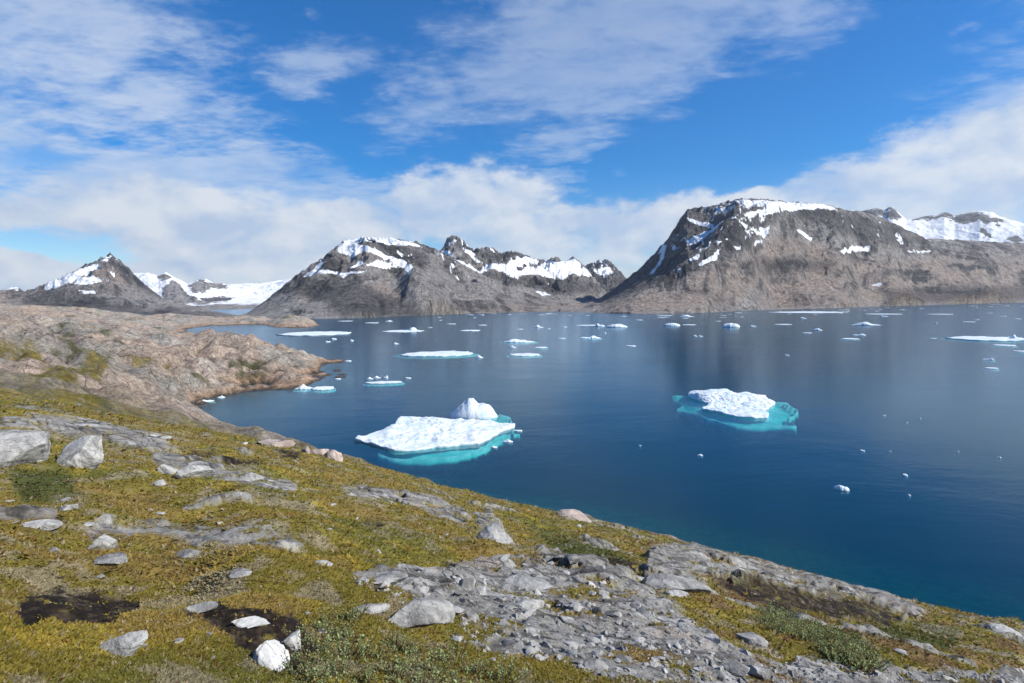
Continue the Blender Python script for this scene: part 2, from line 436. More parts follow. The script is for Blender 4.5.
# ------------------------------------------------------------------ terrain: foreground slope, headland, far peninsula
CT = []
def cp(px, py, r): a, e = pdir(px, py); CT.append((a, math.log(r), e))
def cz(px, z, r, py=400): a, e = pdir(px, py); CT.append((a, math.log(r), (z - EYE) / r))
def cza(azd, z, r): CT.append((rad(azd), math.log(r), (z - EYE) / r))
FOOT = EYE - 1.6
SHORE = [(250, 434), (300, 446), (350, 461), (400, 475), (450, 488), (500, 500.5), (560, 512), (600, 520), (650, 532), (700, 545), (750, 559), (800, 572), (850, 586), (900, 600), (950, 612), (1000, 623), (1024, 628)]
def ray_profile(a, R, deep=2):
    for t_ in (.012, .03, .06, .12, .22, .36, .52, .68, .82, .93, 1.0):
        z = FOOT * (1 - t_) + .55 * math.sin(math.pi * t_) ** 2
        CT.append((a, math.log(R * t_), (z - EYE) / (R * t_)))
    if deep:
        for k_, z in ((1.06, -1.4), (1.28, -5.0), (1.75, -12), (2.8, -32), (8, -40), (25, -40))[:6 if deep > 1 else 2]: CT.append((a, math.log(R * k_), (z - EYE) / (R * k_)))
for px, py in SHORE:
    a, e = pdir(px, py); ray_profile(a, EYE / -e, 0 if px <= 330 else 1 if px < 420 else 2)
for azd, R in ((46, 41), (54, 38), (65, 36), (80, 36)): ray_profile(rad(azd), R)
for y, r in ((683, 3.6), (600, 6.5), (520, 11), (470, 17), (440, 24), (415, 36), (400, 50), (390, 65), (375, 90), (350, 150), (330, 250), (315, 450), (305, 750)): cp(0, y, r)
for y, r in ((683, 3.7), (600, 6.6), (520, 11.5), (470, 18.5), (440, 28), (420, 45), (405, 65), (390, 85), (370, 125), (345, 190), (335, 250), (325, 450), (311, 750)): cp(100, y, r)
for y, r in ((683, 3.8), (600, 6.8), (520, 12), (470, 20), (440, 35), (425, 55), (412, 90), (405, 146), (390, 163), (370, 188), (345, 228), (329.5, 265)): cp(185, y, r)
cz(195, -2, 330); cz(195, -2.5, 500); cp(200, 327, water_r(200, 327)); cp(200, 319, 800); cz(200, 3, 1000); cz(200, -8, 1250)
cz(150, 6, 330); cz(150, 2, 420); cp(150, 316.5, 790); cz(150, 4, 1050); cz(150, -8, 1300); cz(100, 6, 1050); cz(0, 16, 1050); cz(0, -4, 1300); cz(100, -6, 1300)
cz(215, -1.5, 132); cz(250, -3.5, 130); cp(250, 394, water_r(250, 394)); cp(250, 380, 187); cp(250, 360, 206); cp(250, 336.5, 240); cz(250, -3, 320); cz(250, -6, 500); cp(250, 324.5, water_r(250, 324.5)); cp(250, 319.3, 780); cz(250, -6, 1000); cz(250, -14, 1300)
cp(220, 399.5, water_r(220, 399.5)); cp(220, 380, 180); cp(220, 350, 215); cp(220, 332.5, 250); cz(220, -2, 330)
cz(300, -6, 130); cp(300, 387.5, water_r(300, 387.5)); cp(300, 372, 199); cp(300, 357, 222); cz(300, -3, 290); cz(300, -8, 500); cp(300, 322.8, water_r(300, 322.8)); cp(300, 319.8, 760); cz(300, -5, 850); cz(300, -14, 1300)
cz(330, -7, 140); cp(330, 377.5, water_r(330, 377.5)); cp(330, 369.5, 224); cz(330, -1.0, 242); cz(330, 1.8, 252); cz(318, 2.2, 247); cz(330, -3, 280); cz(330, -12, 500); cz(325, -4, 750); cz(330, -14, 1200)
cz(348, .2, 200); cz(346, .1, 247); cz(365, -5, 200); cz(368, -6, 250); cz(360, -14, 700); cz(380, -20, 350)
for azd, k_ in ((-50, 1.06), (-62, 1.1), (-80, 1.12)):
    for z, r in ((FOOT - .6, 3.6), (21.0, 6.5), (20.2, 11), (19.4, 17), (18.7, 24), (17.6, 36), (16.3, 55), (15, 90), (15, 150), (16, 250), (20, 450), (28, 750), (20, 1100)): cza(azd, z * k_, r)
for azd in (-80, -60, -40, -20, 0, 20, 40, 60, 80): cza(azd, FOOT, .6)
ter = RBF(CT, 2e-6)
caz = np.linspace(rad(-82), rad(82), 340); clr = np.linspace(math.log(.5), math.log(1350), 340)
CE = ter(*np.meshgrid(caz, clr, indexing='ij'))
AZ_T = np.r_[np.linspace(rad(-80), rad(-44.2), 60), np.linspace(rad(-44), rad(44), 840), np.linspace(rad(44.2), rad(80), 60)]
LR_T = np.linspace(math.log(1.1), math.log(1300), 980)
A2, L2 = np.meshgrid(AZ_T, LR_T, indexing='ij'); R2 = np.exp(L2)
E2 = bilin(CE, caz, clr, A2, L2)
TX, TY = R2 * np.sin(A2), R2 * np.cos(A2)
TZ0 = EYE + R2 * E2
_sh = [(pdir(p_, q_)[0], EYE / -pdir(p_, q_)[1]) for p_, q_ in SHORE if p_ >= 350] + [(rad(46), 41), (rad(54), 38), (rad(65), 36), (rad(80), 36)]
RS = np.interp(A2, [q_[0] for q_ in _sh], [q_[1] for q_ in _sh])
TZ0 = np.where((A2 > pdir(356, 400)[0]) & (R2 > RS * 1.05), np.minimum(TZ0, -(R2 - RS * 1.05) * .16 - .5), TZ0)     # nothing but sea beyond the near shore
PX, PY = project(TX, TY, TZ0)
LIM = R2 * .0075                                # finest wavelength the grid can carry


def tn(lam, seed, kind='p', x=None, y=None):
    x = TX if x is None else x; y = TY if y is None else y
    w = np.clip(lam / LIM * .33 - .3, 0, 1)
    n = perlin(x / lam, y / lam, seed)
    if kind == 'b': n = np.abs(n) * 2 - .5
    if kind == 'r': n = .5 - np.abs(n) * 2
    return n * w


jx = fbm(TX, TY, 3.0, 5, .6, 40) * 10 * np.clip(8 / R2, .15, 1) + fbm(A2 * 40, L2 * 12, 1, 5, .6, 44) * 9
jy = fbm(TX, TY, 3.0, 5, .6, 50) * 7 * np.clip(8 / R2, .15, 1) + fbm(A2 * 40, L2 * 12, 1, 5, .6, 55) * 5
QX, QY = PX + jx, PY + jy
ROCKS = [[(0, 421), (60, 418), (110, 425), (150, 437), (172, 447), (165, 455), (130, 447), (100, 438), (60, 432), (0, 432)],
         [(152, 452), (175, 455), (215, 468), (250, 480), (300, 489), (292, 497), (250, 496), (210, 482), (170, 474), (152, 466)],
         [(340, 489), (380, 492), (440, 500), (470, 515), (466, 527), (440, 520), (400, 507), (350, 499)],
         [(472, 514), (492, 512), (512, 541), (495, 545), (480, 530)], [(536, 548), (560, 548), (578, 566), (545, 563)],
         [(85, 535), (120, 526), (160, 532), (210, 535), (260, 533), (312, 544), (292, 553), (250, 547), (190, 547), (150, 541), (115, 546), (90, 548)],
         [(-20, 518), (60, 521), (64, 530), (-20, 529)],
         [(352, 578), (400, 569), (440, 568), (480, 559), (540, 557), (580, 559), (622, 573), (652, 590), (690, 618), (722, 640), (762, 660), (800, 690), (640, 690), (600, 678), (560, 664), (500, 657), (460, 647), (448, 622), (400, 602), (356, 586)],
         [(760, 662), (800, 656), (850, 664), (900, 670), (1060, 674), (1060, 720), (780, 720)],
         [(648, 548), (690, 543), (740, 557), (800, 574), (860, 588), (900, 601), (928, 614), (900, 619), (860, 612), (800, 601), (760, 591), (720, 580), (680, 572), (646, 570)],
         [(636, 570), (690, 575), (708, 584), (690, 589), (648, 581)], [(815, 596), (850, 604), (858, 616), (828, 613)],
         [(640, 590), (670, 600), (690, 612), (660, 604)], [(250, 436), (290, 440), (300, 448), (262, 444)], [(565, 508), (598, 512), (596, 521), (566, 518)],
         [(980, 622), (1060, 640), (1060, 652), (1000, 634)]]
PEATS_SHADE = [[(20, 592), (60, 586), (112, 592), (142, 600), (118, 625), (60, 631), (20, 631)],
         [(178, 610), (215, 604), (270, 611), (308, 620), (328, 640), (312, 668), (272, 668), (246, 646), (220, 626), (190, 620)],
         [(712, 578), (790, 588), (850, 600), (908, 614), (890, 621), (830, 613), (760, 600)], [(214, 456), (262, 459), (264, 467), (228, 466)], [(278, 450), (300, 456), (298, 462), (282, 460)],
         [(374, 594), (386, 598), (388, 606), (376, 604)], [(358, 520), (382, 520), (380, 528), (360, 528)], [(190, 448), (222, 452), (214, 456), (192, 453)],  # first one: shadow at the slanting slab's upper end, painted in peat colour
         [(560, 548), (640, 563), (630, 572), (575, 560)]]
GREENS = [[(765, 608), (800, 610), (860, 640), (885, 668), (850, 670), (800, 642)], [(530, 528), (600, 540), (640, 562), (600, 566), (556, 552)], [(10, 475), (70, 478), (80, 498), (20, 500)], [(860, 618), (960, 630), (950, 645), (870, 640)]]
near = sstep(-R2, -95, -55)                       # 1 near .. 0 beyond the slope
rock = poly_mask(QX, QY, ROCKS, 3.0) * (1 - .9 * poly_mask(QX, QY, PEATS_SHADE[2:3], 2.5))
peat = poly_mask(QX + jx * .4, QY + jy * .4, PEATS_SHADE, 3.0) * np.clip(1 - rock * .6, 0, 1)  # peat hollows plus the painted shadow by the slanting slab
green = poly_mask(QX, QY, GREENS, 8)
outc = fbm(TX, TY, 4.5, 6, .62, 77)               # small scattered outcrops
rock = np.maximum(rock, sstep(outc, .27, .36) * .95 * sstep(R2, 4, 9))
rock = rock * (1 - .9 * sstep(fbm(TX, TY, 1.1, 5, .6, 141), .12, .26) * near)
# the wider headland is bare rock with a few mossy hollows
MOSSF = [[(20, 372), (60, 362), (105, 358), (108, 368), (70, 386), (30, 385)], [(-20, 346), (30, 344), (44, 350), (36, 357), (-20, 353)], [(130, 362), (165, 360), (170, 365), (135, 367)],
         [(0, 398), (50, 400), (110, 410), (170, 424), (240, 436), (170, 440), (90, 420), (0, 415)], [(48, 392), (90, 394), (110, 402), (60, 399)]]
mossf = poly_mask(QX, QY, MOSSF, 2.5)
bare = (1 - near) + near * 0
wet = sstep(-TZ0, -2.2, -.4)                      # shoreline rock
rock = np.maximum(rock, np.clip((1 - near) * (1 - mossf * .95), 0, 1))
rock = np.maximum(rock, wet)
strat = (TX * .80 + TY * .6)                      # strike of the rock layers
# displacement
hum = tn(2.4, 1) * .17 + tn(1.1, 2) * .09 + tn(.5, 3) * .045 + tn(.22, 4) * .018 + tn(.10, 5) * .010 + tn(.05, 6) * .006
hum += tn(9, 7) * .28 * np.clip(R2 / 25, .15, 1) + tn(22, 8) * .5 * np.clip(R2 / 60, 0, 1)
rx, ry = TX * .8 + TY * .6, -TX * .6 + TY * .8
rel = tn(1.3, 11, 'b', rx * .6, ry * 1.5) * .10 + tn(.6, 12, 'b', rx * .7, ry * 1.4) * .06 + tn(.26, 13, 'b') * .035 + tn(.12, 14, 'b') * .018 + tn(.06, 15) * .009 + tn(3.2, 16, 'b', rx * .5, ry * 1.6) * .16
Bb = sstep(R2, 34, 85)
wx_, wy_ = rx + 6 * perlin(TX / 30, TY / 30, 91), ry + 6 * perlin(TX / 30, TY / 30, 92)
big = tn(62, 21, 'b', wx_ * .75, wy_ * 1.2) * 2.6 + tn(27, 22, 'b', wx_ * .8, wy_ * 1.3) * 2.6 + tn(12, 23, 'b', wx_, wy_) * 2.2 + tn(5.5, 24, 'b', wx_, wy_) * 1.35 + tn(2.6, 25, 'b') * .45
big = big - 1.0
edge = np.clip((TZ0 + .4) / 3.0, .12, 1)
TZ = TZ0 + hum * (1 - .6 * rock) + rock * rel * np.clip(R2 / 14, .35, 1.0) + rock * (1 - Bb) * np.clip(R2 * .0045, .02, .12) - peat * (np.clip(R2 * .004, .02, .05) - .03 * (tn(.16, 31, 'r') + tn(.09, 32) + .6 * tn(.05, 33))) + Bb * big * edge * np.clip(R2 / 150, .3, 1)
crease = sstep(-(tn(12, 23, 'b', wx_, wy_) + .7 * tn(5.5, 24, 'b', wx_, wy_) + .6 * tn(27, 22, 'b', wx_ * .8, wy_ * 1.3)), .28, .70)
# colours of what grows or lies there
v1 = fbm(TX, TY, 5.0, 5, .6, 101) * 1.7; v2 = fbm(TX, TY, 1.6, 5, .62, 102) * 1.7; v3 = fbm(TX, TY, .45, 4, .6, 103) * 1.6
def lerp(a, b, f): return a + (np.array(b) - a) * np.clip(f, 0, 1)[..., None]
OLIVE, YEL, GRN, BRN, DEAD, PEAT = (.190, .158, .034), (.330, .255, .045), (.115, .125, .034), (.190, .125, .058), (.32, .275, .215), (.020, .015, .012)
moss = np.ones(TX.shape + (3,)) * np.array(OLIVE)
def moss_colour(v1, v2, v3, greenm, heath):
    m = np.ones(v1.shape + (3,)) * np.array(OLIVE)
    m = lerp(m, YEL, sstep(v2 + .3 * v3, .0, .45) * .9)
    m = lerp(m, GRN, sstep(v1 - .3 * v2, .12, .5) * .6)
    m = lerp(m, BRN, sstep(v2 - v1 * .8, .10, .45) * (.55 + .4 * heath))
    m = lerp(m, DEAD, sstep(-v2 + .7 * v3, .16, .5) * (.55 + .3 * heath))
    m = lerp(m, (.062, .080, .026), greenm * .85)
    return m
heath = sstep(PX, 560, 760)
moss = moss_colour(v1, v2, v3, green, heath)
greyr = np.ones_like(moss) * np.array((.255, .246, .228))
greyr = lerp(greyr, (.42, .415, .40), sstep(fbm(rx * .5, ry * 1.6, 1.2, 5, .6, 120), .0, .4))
greyr = lerp(greyr, (.10, .096, .09), sstep(fbm(rx * .4, ry * 2, .8, 5, .65, 121), .04, .30) * .9)
greyr = lerp(greyr, (.055, .052, .048), sstep(fbm(rx, ry * 1.4, .28, 4, .7, 123), .16, .30) * .85)
greyr = lerp(greyr, (.24, .19, .145), sstep(fbm(TX, TY, 2.2, 4, .6, 122), .15, .5) * .7)
pinkr = np.ones_like(moss) * np.array((.50, .395, .315))
pinkr = lerp(pinkr, (.40, .37, .32), sstep(fbm(TX, TY, 40, 5, .6, 130), -.12, .2))
pinkr = lerp(pinkr, (.55, .49, .43), sstep(fbm(TX, TY, 14, 5, .6, 131), .1, .4) * .8)
pinkr = lerp(pinkr, (.16, .15, .125), sstep(fbm(TX, TY, 22, 6, .65, 132), .12, .42) * .75)
pinkr = lerp(pinkr, (.050, .046, .030), crease * .88)
pinkr = lerp(pinkr, (.105, .105, .035), sstep(fbm(TX, TY, 18, 6, .65, 134), .20, .34) * .8)
pinkr = lerp(pinkr, (.50, .32, .20), sstep(-TZ, -2.6, -.8) * .75)          # ochre band over the tide line
pinkr = lerp(pinkr, (.05, .045, .035), sstep(-TZ, -.75, -.1) * .9)          # weed on the tide line
rc = greyr * near[..., None] + pinkr * (1 - near[..., None])
pinkshore = sstep(-TZ, -2.4, -.6) * near
rc = lerp(rc, (.40, .31, .25), pinkshore * .8)
rc = lerp(rc, (.05, .048, .04), sstep(-TZ, -.30, .15) * near * .9)
tcol = moss + (rc - moss) * rock[..., None]
tcol = lerp(tcol, (.075, .055, .038), peat * sstep(fbm(TX, TY, .5, 5, .7, 151), -.3, .0))
tcol = lerp(tcol, PEAT, peat * sstep(fbm(TX, TY, .22, 6, .75, 150), -.22, .02))
co = np.c_[TX.ravel(), TY.ravel(), TZ.ravel()]
fc = grid_faces(len(AZ_T), len(LR_T), TZ > -33)[:, ::-1]
co_, fc_, (cc, rr, ff) = compact(co, fc, tcol.reshape(-1, 3), rock.ravel(), Bb.ravel())
link('ground', mesh_np('ground', co_, fc_, True, {'col': cc}, {'rock': rr, 'far': ff}), M_TER, kind='structure',
     label='mossy tundra slope running down to the water, with the bare pink headland beyond', cat='ground')


def ground_z(x, y):
    return bilin(TZ, AZ_T, LR_T, np.arctan2(x, y), np.log(np.hypot(x, y)))


def hit(px, py):
    """point where the ray through a pixel meets the ground"""
    a, e = pdir(px, py); r = np.exp(np.linspace(math.log(1.5), math.log(900), 2400))
    gz = bilin(TZ, AZ_T, LR_T, np.full(r.shape, a), np.log(r)); k = np.nonzero(EYE + e * r <= gz)[0]
    r = r[k[0]] if len(k) else 900.0
    x, y = r * math.sin(a), r * math.cos(a); return x, y, float(ground_z(np.array([x]), np.array([y]))[0]), r


# ------------------------------------------------------------------ mountains
def mountain(label, ctrl, pxr, rr_, na, nr, amp, snow_polys=(), snow_all=0.0, rock_polys=(), dark_polys=(), warm_polys=(), seed=0, snow_line=220, snow_soft=.24, sky=None, rmax=9e9, floor=-6, name='mountain', soft=.06, diag=0):
    P = []
    for px, py, r in ctrl:
        a, e = pdir(px, py)
        if r is None: r = EYE / -e
        P.append((a, math.log(r), e))
    f = RBF(P, 2e-5, soft)
    a0, a1 = pdir(pxr[0], 300)[0], pdir(pxr[1], 300)[0]
    az = np.linspace(a0, a1, na); lr = np.linspace(math.log(rr_[0]), math.log(rr_[1]), nr)
    A, L = np.meshgrid(az, lr, indexing='ij'); R = np.exp(L)
    ca, cl = np.linspace(a0, a1, 120), np.linspace(lr[0], lr[-1], 120)
    E = bilin(f(*np.meshgrid(ca, cl, indexing='ij')), ca, cl, A, L)
    x, y = R * np.sin(A), R * np.cos(A); z0 = EYE + R * E
    px, py = project(x, y, z0)
    bs = [(pdir(p_, q_)[0], EYE / -pdir(p_, q_)[1]) for p_, q_, r__ in ctrl if r__ is None]
    if bs:
        bs.sort(); Rb = np.interp(A, [b[0] for b in bs], [b[1] for b in bs])
        z0 = np.where(R < Rb, np.minimum(z0, -(Rb - R) * .12 - .2), np.maximum(z0, np.minimum((R - Rb) * .05, 3)))
    px, py = project(x, y, z0)
    h = np.clip(z0 / 90, 0.03, 1)
    sx = x + 30 * perlin(x / 160, y / 160, seed + 9); sy = y + 30 * perlin(x / 160, y / 160, seed + 8)
    n = 0
    for k, lam in enumerate((420, 210, 105, 52, 26, 13)):
        n = n + (.42 - np.abs(perlin(sx / lam + k, sy / lam, seed + k)) * 2) * lam * (.030 if k == 0 else .060 if k == 1 else .135)
    sa = A * float(np.sqrt(rr_[0] * rr_[1]))                     # metres along the slope
    wz = z0 + 14 * perlin(x / 110, y / 110, seed + 60) + 5 * perlin(x / 35, y / 35, seed + 61)
    ws = sa + 26 * perlin(x / 130, y / 130, seed + 62) + 9 * perlin(x / 40, z0 / 40, seed + 63) + .25 * wz * perlin(x / 300, y / 300, seed + 66)
    gul = sum(w_ * (1 - 2 * np.abs(perlin(ws / l_, wz / (l_ * 4.5) + 5 * q_, seed + 64 + q_))) for q_, (l_, w_) in enumerate(((70, .5), (34, .5), (16, .42), (8, .3)))) - .75
    band = sum(w_ * perlin(ws / (l_ * 7), wz / l_, seed + 70 + q_) for q_, (l_, w_) in enumerate(((34, .9), (15, .8), (7, .6))))
    pat = fbm(x, y, 150, 7, .68, seed + 80)
    z = z0 + (n * amp + (gul * 6.5 * amp - sstep(band, .15, .5) * 3.0 * amp) * sstep(z0, 25, 150)) * h
    if sky:
        sk = sorted((pdir(p_, q_)[0], pdir(p_, q_)[1]) for p_, q_, r__ in sky)
        es = np.interp(az, [q[0] for q in sk], [q[1] for q in sk])
        ev = np.where(R < rmax, (z - EYE) / R, -1).max(1)
        ker = np.hanning(25); ker /= ker.sum(); evs = np.convolve(np.pad(ev, 12, 'edge'), ker, 'valid')
        e0 = -EYE / (np.interp(az, [b[0] for b in bs], [b[1] for b in bs]) if bs else np.full(az.shape, rr_[0]))
        kk = np.clip((es - e0) / np.maximum(evs - e0, 1e-4), .3, 2.5)
        ee = (z - EYE) / R; w_ = sstep(ee, 0, 1)
        z = np.where(ee > e0[:, None], EYE + R * (e0[:, None] + (ee - e0[:, None]) * kk[:, None]), z)
        px, py = project(x, y, z)
    j1 = fbm(x, y, 90, 6, .65, seed + 20) * 7; j2 = fbm(x, y, 90, 6, .65, seed + 30) * 5
    qx, qy = px + j1, py + j2
    sn = np.maximum(poly_mask(qx, qy, snow_polys, 1.8) * .9 + poly_mask(qx, qy, snow_polys, 7.0) * .12, snow_all)
    strk = sstep(-gul + .55 * band + 1.1 * pat, .42, .80) * sstep(z0 + 60 * pat, snow_line * .72, snow_line * 1.25)
    if diag:
        ds = 1 - 2 * np.abs(perlin((ws - diag * wz) / 24, (ws * diag + wz) / 150, seed + 95)); d2_ = 1 - 2 * np.abs(perlin((ws - diag * wz) / 11, (ws * diag + wz) / 90, seed + 96))
        strk = np.maximum(strk, sstep(ds * .6 + d2_ * .35 + 1.0 * pat, .62, .88) * sstep(z0, 70, 150) * poly_mask(px, py, dark_polys[:1], 8))
    sn = np.maximum(sn, strk * snow_soft * 2.6)
    tone = np.clip(.55 + .20 * (1 - sstep(z0, 20, 130)) + .70 * gul + 1.15 * pat + .60 * band + .12 * perlin(x / 5, y / 5, seed + 90), 0, 1)
    if rock_polys: sn = sn * (1 - poly_mask(qx, qy, rock_polys, 2.0))
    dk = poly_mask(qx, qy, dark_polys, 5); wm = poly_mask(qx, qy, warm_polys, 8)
    c_ = np.c_[x.ravel(), y.ravel(), z.ravel()]
    fcs = grid_faces(na, nr, z > floor)[:, ::-1]
    c_, fcs, (s_, d_, w_, t_) = compact(c_, fcs, sn.ravel(), dk.ravel(), wm.ravel(), tone.ravel())
    return link(name, mesh_np(name, c_, fcs, True, None, {'snow': s_, 'dark': d_, 'warm': w_, 'tone': t_}), M_MTN, kind='structure', label=label, cat='mountain')


def ridge(pts, back=1.35, drop=.35):
    o = []
    for px, py, r in pts:
        a, e = pdir(px, py); z = EYE + e * r; o.append((px, py, r))
        zb = z * drop; rb = r * back
        hy = 301 - (px - 512) * 5 / 512
        o.append((px, hy - (zb - EYE) / rb * F * math.hypot(1, (px - 512) / F) ** 1, rb))
    return o


# right massif with its dark cliff
M3 = ridge([(600, 298, 2300), (618, 285.5, 2300), (640, 268, 2300), (655, 252.5, 2250), (668, 238, 2200), (680, 219.5, 2130), (687, 209.5, 2080), (712, 205, 2060), (738, 198.5, 2060), (770, 199.5, 2080), (800, 202, 2150), (835, 206.5, 2280), (870, 214, 2450), (890, 221, 2600), (912, 232, 2750), (926, 238, 2900), (960, 240, 3200), (1024, 243, 3750), (1110, 241, 4500), (1200, 236, 5200)], 1.22); SK_MASSIF = M3[0::2]
SHORE_M3 = ((575, 312.2), (600, 313.2), (640, 313.8), (680, 313.4), (720, 312), (760, 310), (820, 308.5), (880, 306.5), (940, 304.8), (1024, 302.5), (1110, 300.8), (1200, 299.5))
def inland(px, py, k_):
    """a point of the slope k_ times as far off as the shore below it"""
    return px, py, k_ * float(np.interp(px, [p_ for p_, q_ in SHORE_M3], [EYE / -pdir(p_, q_)[1] for p_, q_ in SHORE_M3]))
M3 += [(770, 216, 1820), (745, 250, 1500), (720, 263, 1400), (690, 276, 1290), (650, 294, 1180), (620, 304, 1160), (690, 240, 1760), (660, 262, 1800), (640, 282, 1720), (615, 297, 1700), (715, 228, 1800)]
M3 += [inland(*q_) for q_ in ((740, 285, 1.10), (770, 270, 1.2), (800, 250, 1.28), (850, 236, 1.36), (800, 283, 1.13), (850, 270, 1.20), (850, 291, 1.07), (900, 262, 1.22), (900, 284, 1.09), (950, 279, 1.12), (950, 293, 1.05), (1000, 265, 1.16), (1000, 283, 1.07), (1100, 267, 1.14), (1100, 284, 1.06), (1180, 262, 1.13))]
M3 += [(px, py, None) for px, py in SHORE_M3]
M3 += [(p_, q_ + 3, .86 * inland(p_, q_, 1)[2]) for p_, q_ in SHORE_M3[::2]]
M3 += [(560, 308, 2300), (575, 306, 2300), (560, 312, 1500), (585, 306, 1900)]
z3 = lambda pts: Zm(580, 190, 5.12, pts)
S3 = [z3([(545, 145), (600, 155), (680, 170), (685, 187), (620, 182), (550, 162)]), z3([(745, 150), (690, 186), (600, 230), (540, 262), (552, 284), (620, 254), (705, 204)]),
      z3([(735, 275), (690, 326), (590, 385), (615, 394), (695, 358)]), z3([(418, 258), (440, 290), (434, 340), (385, 425), (355, 435), (398, 370), (412, 310)]),
      z3([(695, 82), (745, 82), (738, 112), (708, 108)]), z3([(770, 52), (1000, 48), (1030, 60), (1015, 112), (930, 134), (895, 122), (955, 84), (860, 92)]),
      z3([(550, 352), (625, 322), (612, 352), (568, 364)]), z3([(685, 258), (730, 262), (702, 288)]), z3([(895, 218), (975, 182), (965, 218), (905, 234)]), z3([(825, 145), (860, 140), (850, 156)]),
      z3([(490, 410), (520, 405), (505, 420)]), z3([(790, 290), (820, 285), (805, 306)]), z3([(880, 275), (930, 248), (925, 262), (890, 288)]),
      [(780, 200), (830, 205), (840, 209), (800, 209), (782, 211)], [(836, 251), (860, 246), (873, 246.5), (870, 250), (846, 253)], [(800, 228), (815, 238), (810, 240), (797, 230)], [(905, 250), (930, 250), (930, 252), (908, 252)],
      [(868, 285), (884, 284), (880, 287)], [(700, 205), (716, 203), (716, 205.5), (702, 207)]]
D3 = [[(596, 300), (640, 266), (668, 235), (686, 207), (738, 196), (775, 203), (780, 214), (768, 226), (752, 244), (735, 256), (706, 266), (680, 278), (640, 290), (610, 302)], [(800, 206), (850, 212), (900, 228), (930, 242), (900, 246), (860, 238), (820, 226), (790, 216)], [(760, 260), (800, 258), (840, 262), (835, 270), (790, 272), (765, 276)], [(880, 290), (1024, 284), (1060, 300), (900, 304)]]  # first: the cliff's dark rock, its shade deepened in the colour
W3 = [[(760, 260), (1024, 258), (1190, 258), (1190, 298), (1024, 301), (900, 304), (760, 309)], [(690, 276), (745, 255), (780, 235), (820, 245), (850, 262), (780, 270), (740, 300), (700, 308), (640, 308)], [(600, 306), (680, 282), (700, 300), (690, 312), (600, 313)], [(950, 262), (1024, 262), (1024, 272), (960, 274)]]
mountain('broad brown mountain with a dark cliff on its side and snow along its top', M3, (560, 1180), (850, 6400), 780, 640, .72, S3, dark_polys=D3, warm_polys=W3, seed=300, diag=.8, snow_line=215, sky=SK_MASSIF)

# middle dome
M2 = ridge([(248, 312.5, 1330), (262, 303, 1400), (283, 286, 1450), (300, 272, 1480), (322, 258, 1500), (333, 249, 1500), (343, 241.5, 1500), (365, 236.8, 1520), (392, 238, 1560), (418, 242.5, 1620), (436, 249, 1680), (470, 268, 1750), (510, 288, 1800), (560, 303, 1700)], drop=.3); SK_DOME = M2[0::2]
M2 += [(340, 268, 1290), (380, 262, 1330), (300, 296, 1230), (350, 292, 1140), (400, 282, 1210), (440, 280, 1350), (480, 295, 1350), (420, 302, 1100)]
M2 += [(px, py, None) for px, py in ((225, 320.5), (260, 319.5), (300, 318.8), (340, 318.5), (380, 317.3), (420, 315.4), (470, 313.5), (520, 312.2), (560, 311.5), (600, 310.8))]
M2 += [(225, 324, 800), (300, 322.6, 800), (380, 321, 820), (470, 317, 930), (560, 315, 1050)]
z2 = lambda pts: Zm(230, 220, 5.12, pts)
S2 = [z2([(560, 125), (620, 95), (740, 80), (830, 82), (870, 104), (960, 120), (995, 142), (900, 128), (860, 124), (820, 128), (770, 110), (700, 98), (650, 112), (700, 130), (750, 145), (780, 170), (850, 195), (900, 210), (935, 242), (880, 248), (850, 218), (780, 188), (720, 168), (680, 164), (620, 190), (555, 162)]),
      z2([(474, 212), (440, 222), (418, 260), (372, 292), (425, 288), (458, 260)]), z2([(455, 263), (560, 266), (720, 268), (600, 278), (572, 300), (556, 280), (465, 276)]), z2([(605, 242), (650, 212), (692, 212), (682, 228), (640, 244)]),
      z2([(700, 236), (750, 203), (835, 232), (805, 250)]), z2([(890, 250), (935, 240), (915, 282)])]
D2 = [z2([(330, 290), (460, 285), (620, 300), (720, 330), (800, 380), (900, 420), (1024, 480), (900, 500), (560, 500), (520, 440), (380, 370)]), z2([(660, 110), (780, 120), (900, 140), (1000, 165), (1024, 230), (940, 220), (850, 185), (760, 150)]), z2([(520, 190), (600, 200), (560, 260), (470, 262)])]  # first: cloud shadow over the lower half, put into the rock colour
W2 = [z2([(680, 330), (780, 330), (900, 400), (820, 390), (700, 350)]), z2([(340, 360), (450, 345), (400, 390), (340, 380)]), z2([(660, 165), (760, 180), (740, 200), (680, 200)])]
W2 += [[(440, 306), (620, 304), (620, 312), (440, 314)]]
mountain('rounded grey brown mountain dome capped with snow patches across the water', M2, (235, 610), (780, 2350), 560, 420, .85, S2, dark_polys=D2, warm_polys=W2, seed=340, snow_line=105, sky=SK_DOME)

